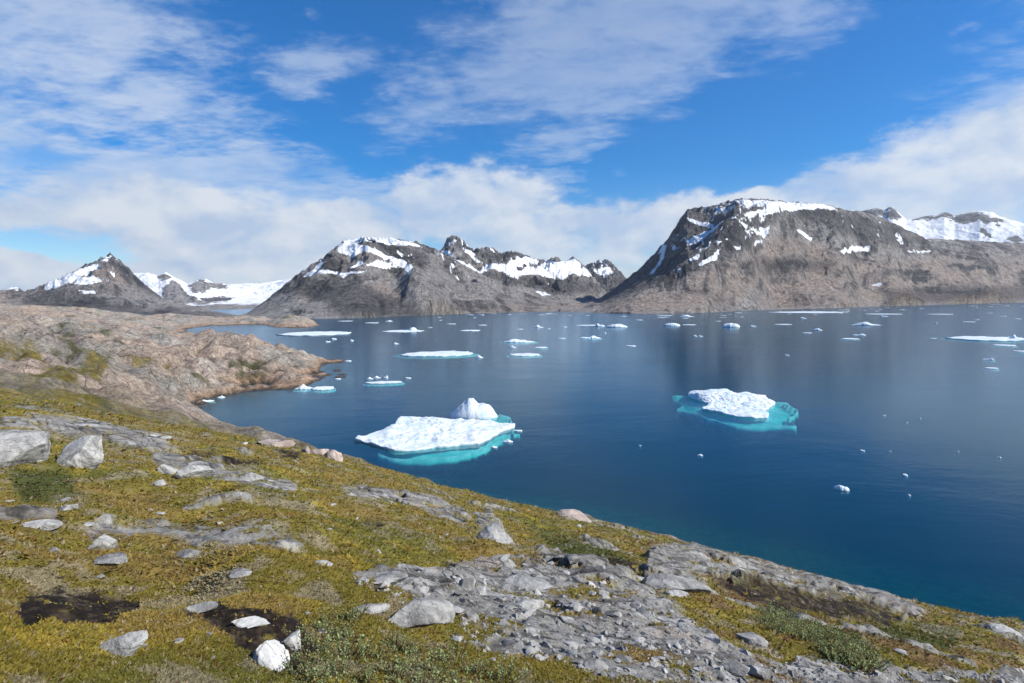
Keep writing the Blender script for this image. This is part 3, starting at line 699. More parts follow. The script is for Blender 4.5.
# jagged ridge behind the dome
M2B = ridge([(400, 262, 2500), (425, 252, 2450), (441, 249, 2400), (448, 238, 2400), (454, 235.5, 2400), (461, 238.5, 2400), (472, 249, 2450), (484, 247.5, 2500), (492, 247.5, 2500), (501, 253.5, 2550), (507, 251, 2550), (520, 252.5, 2600), (533, 258, 2650), (546, 260, 2700), (557, 257, 2700), (564, 261.5, 2750), (573, 257, 2800), (584, 265, 2800), (600, 285, 2800), (616, 304, 2700)], 1.3, .5); SK_JAG = M2B[0::2]
M2B += [(440, 275, 2050), (480, 272, 2150), (520, 276, 2250), (560, 279, 2350), (590, 285, 2450), (470, 292, 1900), (520, 297, 1900), (560, 298, 1950), (590, 301, 2000)]
M2B += [(px, 308, 1600) for px in (400, 450, 500, 550, 600, 640)]
zb = lambda pts: Zm(420, 220, 4.655, pts)
SB = [zb([(150, 185), (210, 190), (270, 236), (310, 210), (330, 200), (400, 210), (425, 178), (470, 162), (540, 185), (560, 210), (600, 182), (680, 185), (720, 190), (735, 205), (785, 238), (795, 262), (720, 254), (660, 276), (600, 266), (530, 256), (440, 266), (380, 246), (330, 234), (270, 256), (200, 234)]),
      zb([(92, 136), (132, 142), (155, 172), (108, 164)]), zb([(195, 136), (240, 146), (305, 202), (270, 194)]), zb([(525, 322), (605, 345), (594, 358), (540, 342)]), zb([(355, 306), (425, 352), (400, 348)]), zb([(150, 85), (170, 95), (150, 108)]), zb([(690, 180), (730, 190), (735, 215), (690, 200)])]
RB = [zb([(430, 150), (470, 155), (490, 172), (420, 172)]), zb([(500, 195), (550, 205), (545, 225), (510, 215)]), zb([(590, 178), (650, 168), (670, 195), (600, 192)]), zb([(450, 210), (490, 212), (480, 232), (450, 228)])]
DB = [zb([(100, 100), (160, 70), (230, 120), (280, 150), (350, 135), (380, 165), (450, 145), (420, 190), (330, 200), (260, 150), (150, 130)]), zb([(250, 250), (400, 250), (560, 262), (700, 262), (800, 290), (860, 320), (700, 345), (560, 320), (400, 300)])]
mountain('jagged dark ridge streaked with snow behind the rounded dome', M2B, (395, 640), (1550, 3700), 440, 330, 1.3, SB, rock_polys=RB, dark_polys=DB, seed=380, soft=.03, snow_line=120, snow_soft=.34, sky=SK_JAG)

M2C = ridge([(570, 276, 3600), (583, 267, 3600), (592, 262.5, 3600), (600, 260.5, 3600), (607, 259.5, 3600), (613, 264, 3600), (619, 270, 3600), (627, 279, 3600), (645, 296, 3600)], 1.2, .5); SK_TINY = M2C[0::2]
M2C += [(px, 288, 3100) for px in (570, 600, 630)] + [(px, 306, 2700) for px in (560, 600, 650)]
mountain('small dark peak far off in the gap between the ridge and the cliff', M2C, (565, 650), (2650, 4300), 160, 140, 1.6, [zb([(800, 235), (850, 222), (905, 236), (880, 254), (815, 254)]), zb([(830, 205), (855, 200), (850, 215)])], dark_polys=[[(560, 250), (660, 250), (660, 310), (560, 310)]], seed=420, soft=.03, snow_line=150, snow_soft=.34, sky=SK_TINY)

# left peak
M1 = ridge([(-120, 280, 2700), (-60, 288, 2700), (0, 290.5, 2700), (15, 287, 2700), (26, 291, 2700), (48, 283, 2650), (70, 273, 2600), (88, 263.5, 2560), (97, 260.5, 2550), (104, 256.5, 2540), (110, 254, 2530), (116, 257.5, 2540), (124, 263.5, 2560), (138, 278, 2600), (150, 288.5, 2600), (163, 298, 2400), (185, 304, 1950), (200, 308, 1600), (215, 311.5, 1300), (245, 316.5, 1050), (264, 318.8, 980)], 1.3, .4); SK_LEFT = M1[0::2]
M1 += [(60, 296, 2050), (110, 285, 2100), (140, 300, 2000), (30, 304, 1950), (180, 311, 1500), (-60, 305, 2000)] + [(px, 323, 1450) for px in (-120, -20, 60, 120)] + [(180, 323, 1010), (215, 323.5, 930), (258, 324, 890)]
z1 = lambda pts: Zm(0, 230, 4.267, pts)
S1 = [z1([(415, 132), (475, 110), (465, 132), (430, 138)]), z1([(170, 252), (260, 196), (340, 166), (400, 146), (445, 160), (390, 172), (330, 203), (475, 212), (380, 228), (300, 228), (230, 250)]), z1([(335, 258), (400, 263), (425, 278), (360, 272)]), z1([(0, 250), (60, 235), (90, 250), (20, 258)])]
D1 = [z1([(100, 290), (240, 255), (340, 255), (460, 310), (640, 340), (800, 345), (980, 365), (600, 372), (480, 350), (100, 330)]), z1([(440, 140), (490, 100), (560, 170), (660, 240), (700, 290), (600, 260), (520, 180)]), z1([(320, 170), (360, 150), (330, 190)])]  # first: cloud shadow low on the peak, painted as darker rock
mountain('pointed grey peak with snow on its shoulder beyond the pink peninsula', M1, (-110, 272), (880, 3500), 480, 340, 1.2, S1, dark_polys=D1, warm_polys=[z1([(380, 150), (480, 150), (540, 220), (480, 240), (380, 230)]), z1([(0, 260), (90, 260), (90, 320), (0, 320)])], seed=460, soft=.03, snow_line=120, snow_soft=.30, sky=SK_LEFT)

# snowfield between left peak and dome
MG = ridge([(100, 285, 4300), (130, 273.5, 4300), (148, 272.5, 4300), (158, 276, 4300), (166, 272.5, 4200), (176, 278, 4300), (187, 283.5, 4400), (197, 279.5, 4500), (206, 279, 4500), (214, 283, 4600), (232, 284, 4700), (260, 283, 4700), (290, 279, 4700), (330, 285, 4700)], 1.2, .6); SK_GLACIER = MG[0::2]
MG += [(150, 292, 3700), (200, 296, 3500), (240, 296, 3700), (280, 296, 3700), (165, 300, 3100), (230, 304, 3200), (290, 303, 3300)] + [(px, 312, 2700) for px in (100, 160, 220, 290, 340)]
zg = z1
RG = [[(90, 304.5), (150, 306), (215, 305), (260, 303.5), (345, 302), (345, 335), (90, 335)], zg([(670, 190), (700, 182), (730, 205), (700, 212), (672, 208)]), zg([(800, 235), (850, 212), (900, 225), (980, 235), (960, 248), (900, 250), (870, 268), (820, 262)]), zg([(690, 250), (740, 215), (800, 270), (900, 320), (780, 310), (700, 300)]), zg([(860, 290), (950, 285), (1010, 290), (960, 305), (880, 312)]), zg([(840, 205), (880, 212), (870, 222)])]
mountain('white glacier and snowfield in the gap behind the left peak', MG, (95, 345), (2650, 5400), 320, 240, .55, (), 1.0, rock_polys=RG, dark_polys=[z1([(860, 285), (1010, 285), (960, 312), (870, 312)])], seed=500, sky=SK_GLACIER)

# right snowfield behind the massif
MR = ridge([(840, 214, 6600), (866, 210, 6600), (876, 208, 6600), (884, 210.5, 6600), (889, 207, 6500), (893, 207.5, 6500), (900, 213.5, 6500), (906, 219, 6500), (918, 217, 6500), (932, 215, 6500), (945, 212, 6500), (955, 215.5, 6500), (966, 213, 6500), (980, 211, 6500), (992, 212.5, 6500), (1004, 218, 6500), (1024, 223, 6500), (1060, 220, 6500), (1120, 214, 6500), (1200, 210, 6500)], 1.2, .6); SK_RIGHT = MR[0::2]
MR += [(px, 232, 5900) for px in (860, 920, 980, 1040, 1120, 1200)] + [(px, 255, 5400) for px in (860, 930, 1000, 1100, 1200)]
zr = lambda pts: Zm(760, 190, 3.879, pts)
RR = [zr([(390, 80), (470, 68), (500, 100), (470, 104), (400, 92)]), zr([(480, 106), (510, 60), (555, 110), (520, 112)]), zr([(580, 112), (650, 100), (700, 100), (740, 104), (690, 112), (620, 116)]), zr([(690, 96), (730, 84), (760, 100), (730, 106)]), zr([(730, 112), (800, 85), (860, 90), (960, 122), (900, 128), (850, 118), (780, 132)]), zr([(850, 150), (880, 155), (900, 185), (870, 180)]), zr([(910, 130), (940, 140), (920, 146)]), zr([(940, 195), (1000, 178), (1024, 190), (1000, 200)])]
mountain('bright snowfield with dark rock crests behind the brown mountain', MR, (838, 1190), (5300, 8000), 340, 200, .5, (), 1.0, rock_polys=RR, dark_polys=RR, seed=540, sky=SK_RIGHT)

# ------------------------------------------------------------------ ice
def star(poly, n):
    """outline polygon (world xy) -> centre, n radii by angle"""
    P = np.array(poly, float); c_ = P.mean(0); Q = P - c_
    an = np.linspace(0, 2 * math.pi, n, endpoint=False); rr = np.zeros(n)
    for i in range(len(Q)):
        a, b = Q[i], Q[(i + 1) % len(Q)]
        d = np.c_[np.cos(an), np.sin(an)]; e = b - a
        den = d[:, 0] * e[1] - d[:, 1] * e[0]; den = np.where(np.abs(den) < 1e-9, 1e-9, den)
        t = (a[0] * e[1] - a[1] * e[0]) / den; u = (a[0] * d[:, 1] - a[1] * d[:, 0]) / den
        ok = (u >= 0) & (u <= 1) & (t > 0); rr = np.where(ok & (t > rr), t, rr)
    return c_, an, rr


def slab_mesh(name, an, rr, top, rim, nr=14, foot=-.5, jag=.0, seed=0, foot_in=.97):
    """solid of ice: rings from the centre out to radii rr, top(x,y,rho) its surface, edges cut down to below the water"""
    n = len(an); rho = np.linspace(0, 1, nr + 1)[1:]
    rr = rr * (1 + jag * fbm(np.cos(an) * 3, np.sin(an) * 3, 1.0, 5, .65, seed))
    x = (rho[:, None] * rr * np.cos(an)); y = (rho[:, None] * rr * np.sin(an))
    z = np.maximum(top(x, y, rho[:, None] * np.ones(n)), rim)
    ex, ey = x[-1], y[-1]
    X_ = np.vstack([x, ex * .995, ex * foot_in]); Y_ = np.vstack([y, ey * .995, ey * foot_in]); Z_ = np.vstack([z, z[-1] * .25, np.full(n, foot)])
    co = np.vstack([[0, 0, float(np.maximum(top(np.zeros(1), np.zeros(1), np.zeros(1)), rim)[0])], np.c_[X_.ravel(), Y_.ravel(), Z_.ravel()], [0, 0, foot]])
    R_ = len(X_); f = []
    i = np.arange(n); j = (i + 1) % n
    for k in range(R_ - 1): f.append(np.c_[1 + k * n + i, 1 + (k + 1) * n + i, 1 + (k + 1) * n + j, 1 + k * n + j])
    f = np.vstack(f); f = np.vstack([np.c_[f[:, 0], f[:, 1], f[:, 2]], np.c_[f[:, 0], f[:, 2], f[:, 3]]])
    last = len(co) - 1
    f = np.vstack([f, np.c_[np.zeros(n, int), 1 + i, 1 + j], np.c_[np.full(n, last), 1 + (R_ - 1) * n + j, 1 + (R_ - 1) * n + i]])
    return mesh_np(name, co, f, True)


def thing(name, label, cat, loc, group=None):
    return link(name, None, label=label, cat=cat, group=group, loc=loc)


def wpoly(pts): return [on_water(px, py)[:2] for px, py in pts]


def foot_part(parent, poly, centre, depth0=.25, depth1=2.4, seed=0):
    """the part of the floe under water, shelving away from the ice edge"""
    c_, an, rr = star(poly, 110)
    t = lambda x, y, rho: -depth0 - (depth1 - depth0) * rho ** 3 + .25 * fbm(x, y, 3.0, 4, .5, seed) - .1
    me = slab_mesh('submerged_foot', an, rr, t, -9, 12, -4.5, .10, seed, .8)
    link('submerged_foot', me, M_BLUE, parent, 'turquoise ice seen under the water', loc=(c_[0] - centre[0], c_[1] - centre[1], 0))


def ice_top(th, rough, seed, lam=4.0):
    return lambda x, y, rho: th * (1 - .35 * rho ** 4) + rough * (fbm(x, y, lam, 6, .58, seed) + .6 * np.abs(fbm(x, y, lam * .5, 5, .6, seed + 5)) - .12)


# big flat floe with a fluted hummock behind it
zi = lambda pts: Zm(350, 385, 5.69, pts)
o1 = wpoly(zi([(32, 318), (115, 280), (190, 260), (250, 232), (258, 212), (295, 196), (440, 196), (480, 190), (520, 192), (560, 198), (650, 202), (800, 208), (850, 226), (938, 226), (938, 240), (880, 262), (800, 304), (740, 338), (640, 348), (520, 358), (380, 374), (250, 384), (200, 364), (120, 343)]))
c1_, an1, rr1 = star(o1, 260)
berg = thing('ice_floe', 'wide flat white floe with a fluted hummock at its back edge, ringed by turquoise water', 'ice floe', (c1_[0], c1_[1], 0))
link('ice_sheet', slab_mesh('ice_sheet', an1, rr1, ice_top(.62, .75, 3, 4.5), .22, 46, -.5, .07, 5, .985), M_ICE, berg)
hx, hy, hr = on_water(472.5, 419.0)
def hum_top(x, y, rho):
    u = x / 5.2; p = np.maximum(3.9 * np.clip(1 - np.abs(u + .08) / np.where(u < -.08, 1.0, .70), 0, 1) ** .95, 2.5 * np.exp(-((u - .40) / .52) ** 4)) + .45 + .25 * fbm(x, y, 3.5, 3, .5, 19)
    e = np.clip(1 - rho ** 5, 0, 1) ** .6
    fl = .018 * np.sin(x * 6.0 + y * 2.5 + 3 * fbm(x, y, 2, 3, .5, 9)) * np.clip(p / 3, 0, 1)
    return np.minimum(p, 3.95) * e * (1 - .12 * np.abs(y / 3)) + fl * e + (.30 * fbm(x, y, 2.0, 5, .55, 8) - .45 * np.abs(fbm(x + .6 * y, y - .4 * x, 2.6, 3, .5, 23))) * e
anh = np.linspace(0, 2 * math.pi, 160, endpoint=False)
rh = 1 / np.sqrt((np.cos(anh) / 5.1) ** 2 + (np.sin(anh) / 3.0) ** 2)
link('hummock', slab_mesh('hummock', anh, rh, hum_top, .12, 60, -.8, .03, 12), M_ICE, berg, 'fluted pointed hummock', loc=(hx - c1_[0], hy + 2.2 - c1_[1], 0))
foot_part(berg, wpoly(zi([(150, 368), (250, 396), (320, 403), (450, 396), (600, 384), (720, 356), (820, 314), (900, 266), (955, 250), (915, 218), (915, 165), (850, 150), (700, 195), (300, 250)])), c1_, .12, 2.2, 31)

zj = lambda pts: Zm(660, 370, 6.4, pts)
o2 = wpoly(zj([(180, 172), (195, 150), (250, 150), (300, 140), (430, 142), (500, 168), (580, 165), (672, 182), (735, 218), (690, 250), (655, 266), (694, 288), (694, 312), (600, 314), (500, 305), (430, 292), (350, 270), (270, 258), (262, 244), (320, 236), (300, 218), (240, 194)]))
c2_, an2, rr2 = star(o2, 240)
berg2 = thing('ice_floe', 'knobbly white floe on broad turquoise ice, afloat in front of the dark cliff reflection', 'ice floe', (c2_[0], c2_[1], 0))
def top2(x, y, rho):
    b = .55 + .95 * sstep(y - .35 * -x, -1.0, 5.0) * (1 - .8 * rho ** 6)
    return b * (1 - .4 * rho ** 5) + .55 * fbm(x, y, 2.6, 6, .6, 61) + .35 * np.abs(fbm(x, y, 1.3, 4, .6, 62))
link('ice_sheet', slab_mesh('ice_sheet', an2, rr2, top2, .2, 44, -.5, .08, 15, .985), M_ICE, berg2)
foot_part(berg2, wpoly(zj([(85, 150), (190, 148), (300, 180), (560, 175), (700, 182), (800, 192), (885, 240), (872, 265), (822, 300), (880, 342), (760, 334), (620, 342), (480, 338), (420, 322), (310, 292), (240, 258), (105, 237), (150, 205), (95, 180)])), c2_, .15, 2.2, 33)


def floe(px, py, w, h, style, label, group=None, foot=None, seed=None):
    seed = int(px * 7 + py * 13) % 997 if seed is None else seed
    x, y, r = on_water(px, py - .2); hy_ = math.hypot(1, (px - 512) / F); m = r / (F * hy_); t = EYE / r
    W_ = w * m / hy_ * .96; Hv = h * m
    if style == 'pan': th = min(max(.22, .22 * Hv), 1.4); D = min(max((Hv - th) / t, .3 * W_), 1.1 * W_)
    elif style == 'berg': th = .68 * Hv; D = .6 * W_
    else: th = .58 * Hv; D = .55 * W_
    n = 40 if w < 12 else 84; nr = 7 if w < 12 else 16
    an = np.linspace(0, 2 * math.pi, n, endpoint=False)
    rr = 1 / np.sqrt((np.cos(an) / (W_ / 2)) ** 2 + (np.sin(an) / (D / 2)) ** 2)
    a = math.atan2(x, y); y2 = y + D / 2 * math.cos(a); x2 = x + D / 2 * math.sin(a)
    lam = W_ * .3
    if style == 'pan': top = lambda X_, Y_, rho: th * (.75 + .9 * fbm(X_, Y_, lam * .6, 5, .6, seed)) * (1 - .3 * rho ** 4)
    elif style == 'berg': top = lambda X_, Y_, rho: th * np.clip(1 - rho ** 2.2, 0, 1) ** .6 * (1 + .45 * fbm(X_, Y_, lam, 4, .55, seed))
    else:
        sx_ = (seed % 7 - 3) / 10 * W_
        top = lambda X_, Y_, rho: th * (.32 + .75 * np.exp(-((X_ - sx_) / (.2 * W_)) ** 2) + .5 * fbm(X_, Y_, lam * .7, 5, .65, seed) + .3 * np.exp(-((X_ + sx_ * 1.2 + .1 * W_) / (.12 * W_)) ** 2)) * (1 - .75 * rho ** 3)
    me = slab_mesh('ice_floe', an, rr, top, .06 * th + .05, nr, -.5, .32, seed)
    if foot is None: foot = r < 420 and w >= 13
    if foot:
        root = thing('ice_floe', label, 'ice floe', (x2, y2, 0), group)
        me.name = 'ice_sheet'; link('ice_sheet', me, M_ICE, root)
        t_ = lambda X_, Y_, rho: -.25 - .9 * rho ** 2
        link('submerged_foot', slab_mesh('submerged_foot', an, rr * 1.18, t_, -9, 6, -2.5, .25, seed + 3, .8), M_BLUE, root)
        for o in root.children: o.rotation_euler = (0, 0, -a)
    else:
        o = link('ice_floe', me, M_ICE, None, label, 'ice floe', group, loc=(x2, y2, 0)); o.rotation_euler = (0, 0, -a)


FL = [
    (316, 336, 80, 5.5, 'pan', 'long white pan of ice lying off the end of the pink peninsula'),
    (334, 339.6, 6, 2.8, 'chunk', 'small white lump just below the long pan off the pink peninsula, the nearer of two'),
    (328, 342.3, 6, 2.4, 'chunk', 'small low lump below the long pan, left of its twin'),
    (352, 341.2, 4, 3.0, 'chunk', 'little upright white lump right of the two below the long pan'),
    (403, 332.6, 44, 3, 'pan', 'thin pan with a white knob standing on it, right of the long pan'),
    (413, 331.2, 9, 5, 'berg', 'rounded white knob rising at the back of the thin pan'),
    (396, 344.2, 6, 2.4, 'chunk', 'small ice lump alone under the thin pan with a knob'),
    (348, 361.6, 7, 2.2, 'pan', 'small pale floe off the tip of the upper ochre spit'),
    (315, 367.5, 9, 3, 'pan', 'pale floe stranded in the cove between the two rock spits'),
    (304, 389.5, 19, 6, 'chunk', 'white floe with a spike close under the pink headland, left of a pair'),
    (323, 390.2, 23, 5, 'pan', 'flat white floe close under the pink headland, right of a pair'),
    (285, 385.8, 5, 4, 'chunk', 'tiny white lump at the foot of the pink headland rocks'),
    (338, 379.6, 6, 2.2, 'pan', 'tiny pale scrap touching the tip of the lower rock spit'),
    (384, 383.8, 37, 3, 'pan', 'thin flat white strip of ice right of the pink headland tip'),
    (370, 379.3, 7, 2.6, 'chunk', 'leftmost of three small lumps in a row behind the thin strip'),
    (377, 378.2, 8, 2.6, 'chunk', 'middle of three small lumps in a row behind the thin strip'),
    (386, 378.4, 5, 4.2, 'chunk', 'upright small lump at the right end of the row behind the thin strip'),
    (408, 378.6, 7, 2.2, 'chunk', 'small lone lump a little right of the thin strip'),
    (207, 402, 15, 3.4, 'chunk', 'pale ice stranded at the inner end of the small bay'),
    (188, 413, 6, 4, 'chunk', 'small white lump on the inner shore of the small bay'),
    (221, 398, 9, 2.8, 'chunk', 'pale lump stranded against rocks on the far side of the small bay'),
    (437, 356.8, 77, 6.6, 'pan', 'large oval flat pan of pale ice in the middle of the open water'),
    (479, 358, 9, 3.4, 'chunk', 'small white lump at the right end of the large oval pan'),
    (470, 331.4, 21, 2.4, 'pan', 'short thin pan straight in front of the rounded dome'),
    (519, 342.8, 33, 5, 'chunk', 'thick white slab left of centre with a blue edge, upper of two aligned slabs'),
    (512.5, 348, 8, 3, 'chunk', 'small white lump between the two aligned slabs'),
    (541, 348.2, 13, 1.8, 'pan', 'faint thin pan right of the lump between the two slabs'),
    (524.5, 356.4, 32, 3.6, 'pan', 'clean white slab of ice, lower of two aligned slabs'),
    (538, 327.8, 11, 3.6, 'chunk', 'white lump with a stepped top in front of the jagged ridge'),
    (617, 327.6, 22, 4.2, 'berg', 'white rounded ice with a tail, in front of the gap between ridge and cliff'),
    (600, 326.6, 10, 5, 'chunk', 'knobbly white block left of the rounded ice in front of the gap'),
    (588, 326, 28, 1.2, 'pan', 'thin streak of ice leading left from the knobbly block'),
    (590, 338.8, 22, 4, 'chunk', 'broken white floe with a jagged top below the knobbly block'),
    (562, 338.8, 7, 1.5, 'pan', 'tiny flat scrap left of the jagged topped floe'),
    (631, 346.6, 10, 2.4, 'pan', 'small flat white floe by itself below the cliff foot'),
    (605, 333.8, 3, 2, 'chunk', 'speck of white ice above the right end of the jagged topped floe'),
    (482, 325.6, 9, 1.8, 'pan', 'small thin floe far out under the middle of the dome'),
    (451, 324.4, 10, 1.4, 'pan', 'slim floe far out left of the thin floe under the dome'),
    (430, 327.8, 5, 1.4, 'pan', 'tiny floe far out just right of the knob on its pan'),
    (389, 321.6, 8, 1.6, 'chunk', 'small scrap near the dome shore above the knobbed pan'),
    (372, 323.4, 14, 2, 'pan', 'broad low floe near the dome shore above the long pan'),
    (345, 321.6, 16, 1.4, 'pan', 'long thin scrap along the left foot of the dome'),
    (520, 329.6, 6, 1.4, 'pan', 'tiny floe left of the stepped white lump'),
    (565, 327.4, 5, 1.4, 'chunk', 'tiny lump right of the stepped white lump'),
    (549, 329.2, 3, 1.6, 'chunk', 'speck of ice between the stepped lump and the streak'),
    (672, 326.2, 17, 4, 'berg', 'rounded white floe with a thin tail below the cliff foot'),
    (689, 325.4, 14, 1.6, 'pan', 'thin tail of ice at the right of the rounded floe below the cliff'),
    (731, 327.6, 19, 6, 'berg', 'smooth domed bluish berg under the brown mountain'),
    (695, 336.6, 5, 2.8, 'chunk', 'left one of a close pair of small lumps below the domed berg'),
    (700.5, 336.8, 5, 2.4, 'chunk', 'right one of a close pair of small lumps below the domed berg'),
    (718, 321.6, 6, 1.6, 'pan', 'tiny scrap above and left of the domed berg'),
    (753, 326.8, 7, 2.6, 'chunk', 'small white lump just right of the domed berg'),
    (783, 325, 17, 1.8, 'pan', 'thin flat strip right of the small lump by the domed berg'),
    (787, 355.6, 5, 2, 'chunk', 'lone white speck on the open water above the knobbly floe'),
    (806, 313.4, 82, 2.2, 'pan', 'very long thin strip of ice lying along the brown mountain shore'),
    (883, 314.8, 38, 1.6, 'pan', 'long thin strip of ice near the shore, right of the very long one'),
    (884, 316.8, 9, 2, 'chunk', 'low lump just below the shorter shore strip'),
    (940, 314.8, 27, 1.4, 'pan', 'rightmost thin strip of ice near the brown shore'),
    (866, 325.6, 32, 4.4, 'chunk', 'bluish long floe with an uneven top off the brown shore'),
    (817, 330.6, 11, 3.2, 'chunk', 'small white floe with a point, upper of two left of the bluish floe'),
    (807, 333.4, 9, 2.4, 'pan', 'small flat floe, lower of two left of the bluish floe'),
    (803, 318.8, 7, 2.4, 'chunk', 'small white lump right under the very long strip'),
    (859, 335.6, 14, 3, 'chunk', 'upper one of two overlapping floes below the bluish floe'),
    (850, 339.6, 18, 2.6, 'pan', 'lower one of two overlapping floes below the bluish floe'),
    (933, 338.8, 7, 1.8, 'pan', 'small floe just left of the biggest pan at the right edge'),
    (987, 341.2, 88, 6.5, 'pan', 'biggest flat pan at the right edge of the water'),
    (1013, 339.4, 11, 7, 'chunk', 'jagged knob standing on the biggest pan at the right edge'),
    (1004, 346.2, 24, 2.6, 'pan', 'thin white strip directly below the biggest pan'),
    (1020, 352, 15, 3, 'pan', 'white floe cut by the right edge below the thin strip'),
    (988, 360, 13, 3.2, 'chunk', 'white floe with a raised right end, upper of a close pair'),
    (991.5, 369, 14, 3, 'pan', 'low rounded white floe, lower of a close pair'),
    (969, 322.4, 13, 1.8, 'pan', 'thin floe right of the middle of the far right water'),
    (977, 320.2, 5, 1.8, 'chunk', 'tiny lump touching the right end of the thin floe far right'),
    (1018, 319.2, 7, 1.8, 'pan', 'small low floe far right near the edge'),
    (1003, 316.6, 7, 1.6, 'pan', 'tiny flat floe above the low one at the far right'),
    (990, 313.4, 6, 1.4, 'pan', 'tiny flat floe nearest the shore at the far right'),
    (936, 323.6, 4, 2, 'chunk', 'speck of ice between the bluish floe and the thin far right floe'),
    (687, 317, 15, 2.6, 'chunk', 'white floe lying close under the foot of the dark cliff'),
    (664, 315.9, 16, 1.4, 'pan', 'thin scrap close under the cliff left of the white floe'),
    (639, 320.4, 7, 1.8, 'pan', 'small flat floe off the left foot of the cliff'),
    (841, 491, 17, 6, 'berg', 'small bright white chunk on the deep blue water, the nearest large one', None, False),
    (904.5, 476.4, 7, 3, 'berg', 'small white chunk up and right of the nearest large one'),
    (862, 451.2, 6, 2, 'chunk', 'little white scrap up from the nearest large chunk'),
    (999, 458.2, 5, 2.4, 'chunk', 'little white scrap near the right edge of the deep water'),
    (909, 496, 4, 1.8, 'berg', 'tiny white speck below the small chunk on deep water'),
    (884, 416, 4, 1.8, 'chunk', 'tiny speck of ice right of the turquoise floe'),
    (507.5, 442.6, 11, 3.6, 'chunk', 'small white fragment off the right corner of the wide flat floe'),
    (494, 448, 7, 2.4, 'chunk', 'smaller fragment in front of the right corner of the wide flat floe'),
    (518, 431.6, 9, 2, 'pan', 'thin fragment off the pointed right end of the wide flat floe'),
    (700, 456, 6, 2.4, 'chunk', 'lone white scrap between the two turquoise ringed floes'),
]
for f_ in FL: floe(*f_)
for px, py in ((890, 452), (958, 452), (920, 419), (907, 423), (640, 446)):
    floe(px, py, 2.6, 1.4, 'chunk', 'speck of white ice scattered on the open deep blue water', 'specks of ice on the deep water', foot=False)
sy = np.interp
SHX, SHY = (330, 380, 420, 470, 520, 560, 600, 640, 680, 720, 760, 820, 880, 940, 1024), (319.4, 318.6, 316.4, 314.4, 313.2, 312.6, 314.2, 314.9, 314.6, 313.2, 311.2, 309.7, 307.7, 306, 303.7)
rb_ = np.random.default_rng(5)
for k in range(74):
    px = rb_.uniform(430, 1040) if k % 3 else rb_.uniform(720, 1040)
    py = float(sy(px, SHX, SHY)) + abs(rb_.normal(0, 1.0)) + (.2 if k % 2 else rb_.uniform(.5, 6) * .6)
    floe(px, py, rb_.uniform(2.5, 8), rb_.uniform(.5, 1.0), 'pan' if k % 2 else 'chunk', 'tiny scrap of white ice drifting along the far shore', 'ice scraps along the far shore', foot=False, seed=k)

# ------------------------------------------------------------------ stones on the slope
import bmesh
_bm = bmesh.new(); bmesh.ops.create_icosphere(_bm, subdivisions=5, radius=1)
ICO_V = np.array([v.co[:] for v in _bm.verts]); ICO_F = np.array([[v.index for v in f.verts] for f in _bm.faces]); _bm.free()
_bm = bmesh.new(); bmesh.ops.create_icosphere(_bm, subdivisions=3, radius=1)
ICO3_V = np.array([v.co[:] for v in _bm.verts]); ICO3_F = np.array([[v.index for v in f.verts] for f in _bm.faces]); _bm.free()


def stone_co(dims, seed, cuts=9, rough=.10, hi=True):
    r_ = np.random.default_rng(seed); v = (ICO_V if hi else ICO3_V).copy()
    for _ in range(cuts):
        n = r_.normal(size=3); n /= np.linalg.norm(n); d = r_.uniform(.38, .78)
        k = v @ n - d; v = v - np.clip(k, 0, None)[:, None] * n * .96
    n = fbm(v[:, 0] + v[:, 2] * .7, v[:, 1] - v[:, 2] * .6, .8, 5, .6, seed) + .6 * fbm(v[:, 0] - v[:, 2], v[:, 1] + v[:, 2], .3, 4, .6, seed + 1)
    v = v * (1 + rough * n)[:, None]
    if hi: v = v * (1 - .045 * np.abs(fbm(v[:, 0] * 1.3 + v[:, 2], v[:, 1] - v[:, 2] * 1.2, .16, 4, .6, seed + 3)) - .05 * sstep(-np.abs(fbm(v[:, 0] + v[:, 2] * .5, v[:, 1] + v[:, 2], .7, 3, .5, seed + 4)), -.05, 0))[:, None]
    ext = (v.max(0) - v.min(0)) / 2; v = (v - (v.max(0) + v.min(0)) / 2) / ext
    return v * np.array(dims) / 2


def boulder(px, py, w, h, m_, label, yaw=0.0, tilt=(0, 0), asp=.8, cuts=9, rough=.10, group=None, name='boulder', sink=.48, seed=None, hgt=None, cat='boulder'):
    seed = int(px * 31 + py * 17) if seed is None else seed
    x, y, z, r = hit(px, py); hy_ = math.hypot(1, (px - 512) / F); sc = r / (F * hy_); dep = math.atan((EYE - z) / r)
    W_ = 1.18 * w * sc / hy_; D = W_ * asp
    H = max(.13 * W_, (h * sc - D * math.sin(dep) * .95) / math.cos(dep)) if hgt is None else hgt * W_
    co = stone_co((W_, D, H / (1 - sink)), seed, cuts, rough)
    k = 1 + D * .42 / r
    cx, cy = x * k, y * k; cz_ = float(ground_z(np.array([cx]), np.array([cy]))[0])
    o = link(name, mesh_np(name, co, ICO_F, True), m_, None, label, cat, group, loc=(cx, cy, min(z, cz_) * .5 + cz_ * .5 + H * .5 - H * sink * .5))
    a = math.atan2(x, y); o.rotation_euler = (rad(tilt[0]), rad(tilt[1]), -a + rad(yaw))
    return o


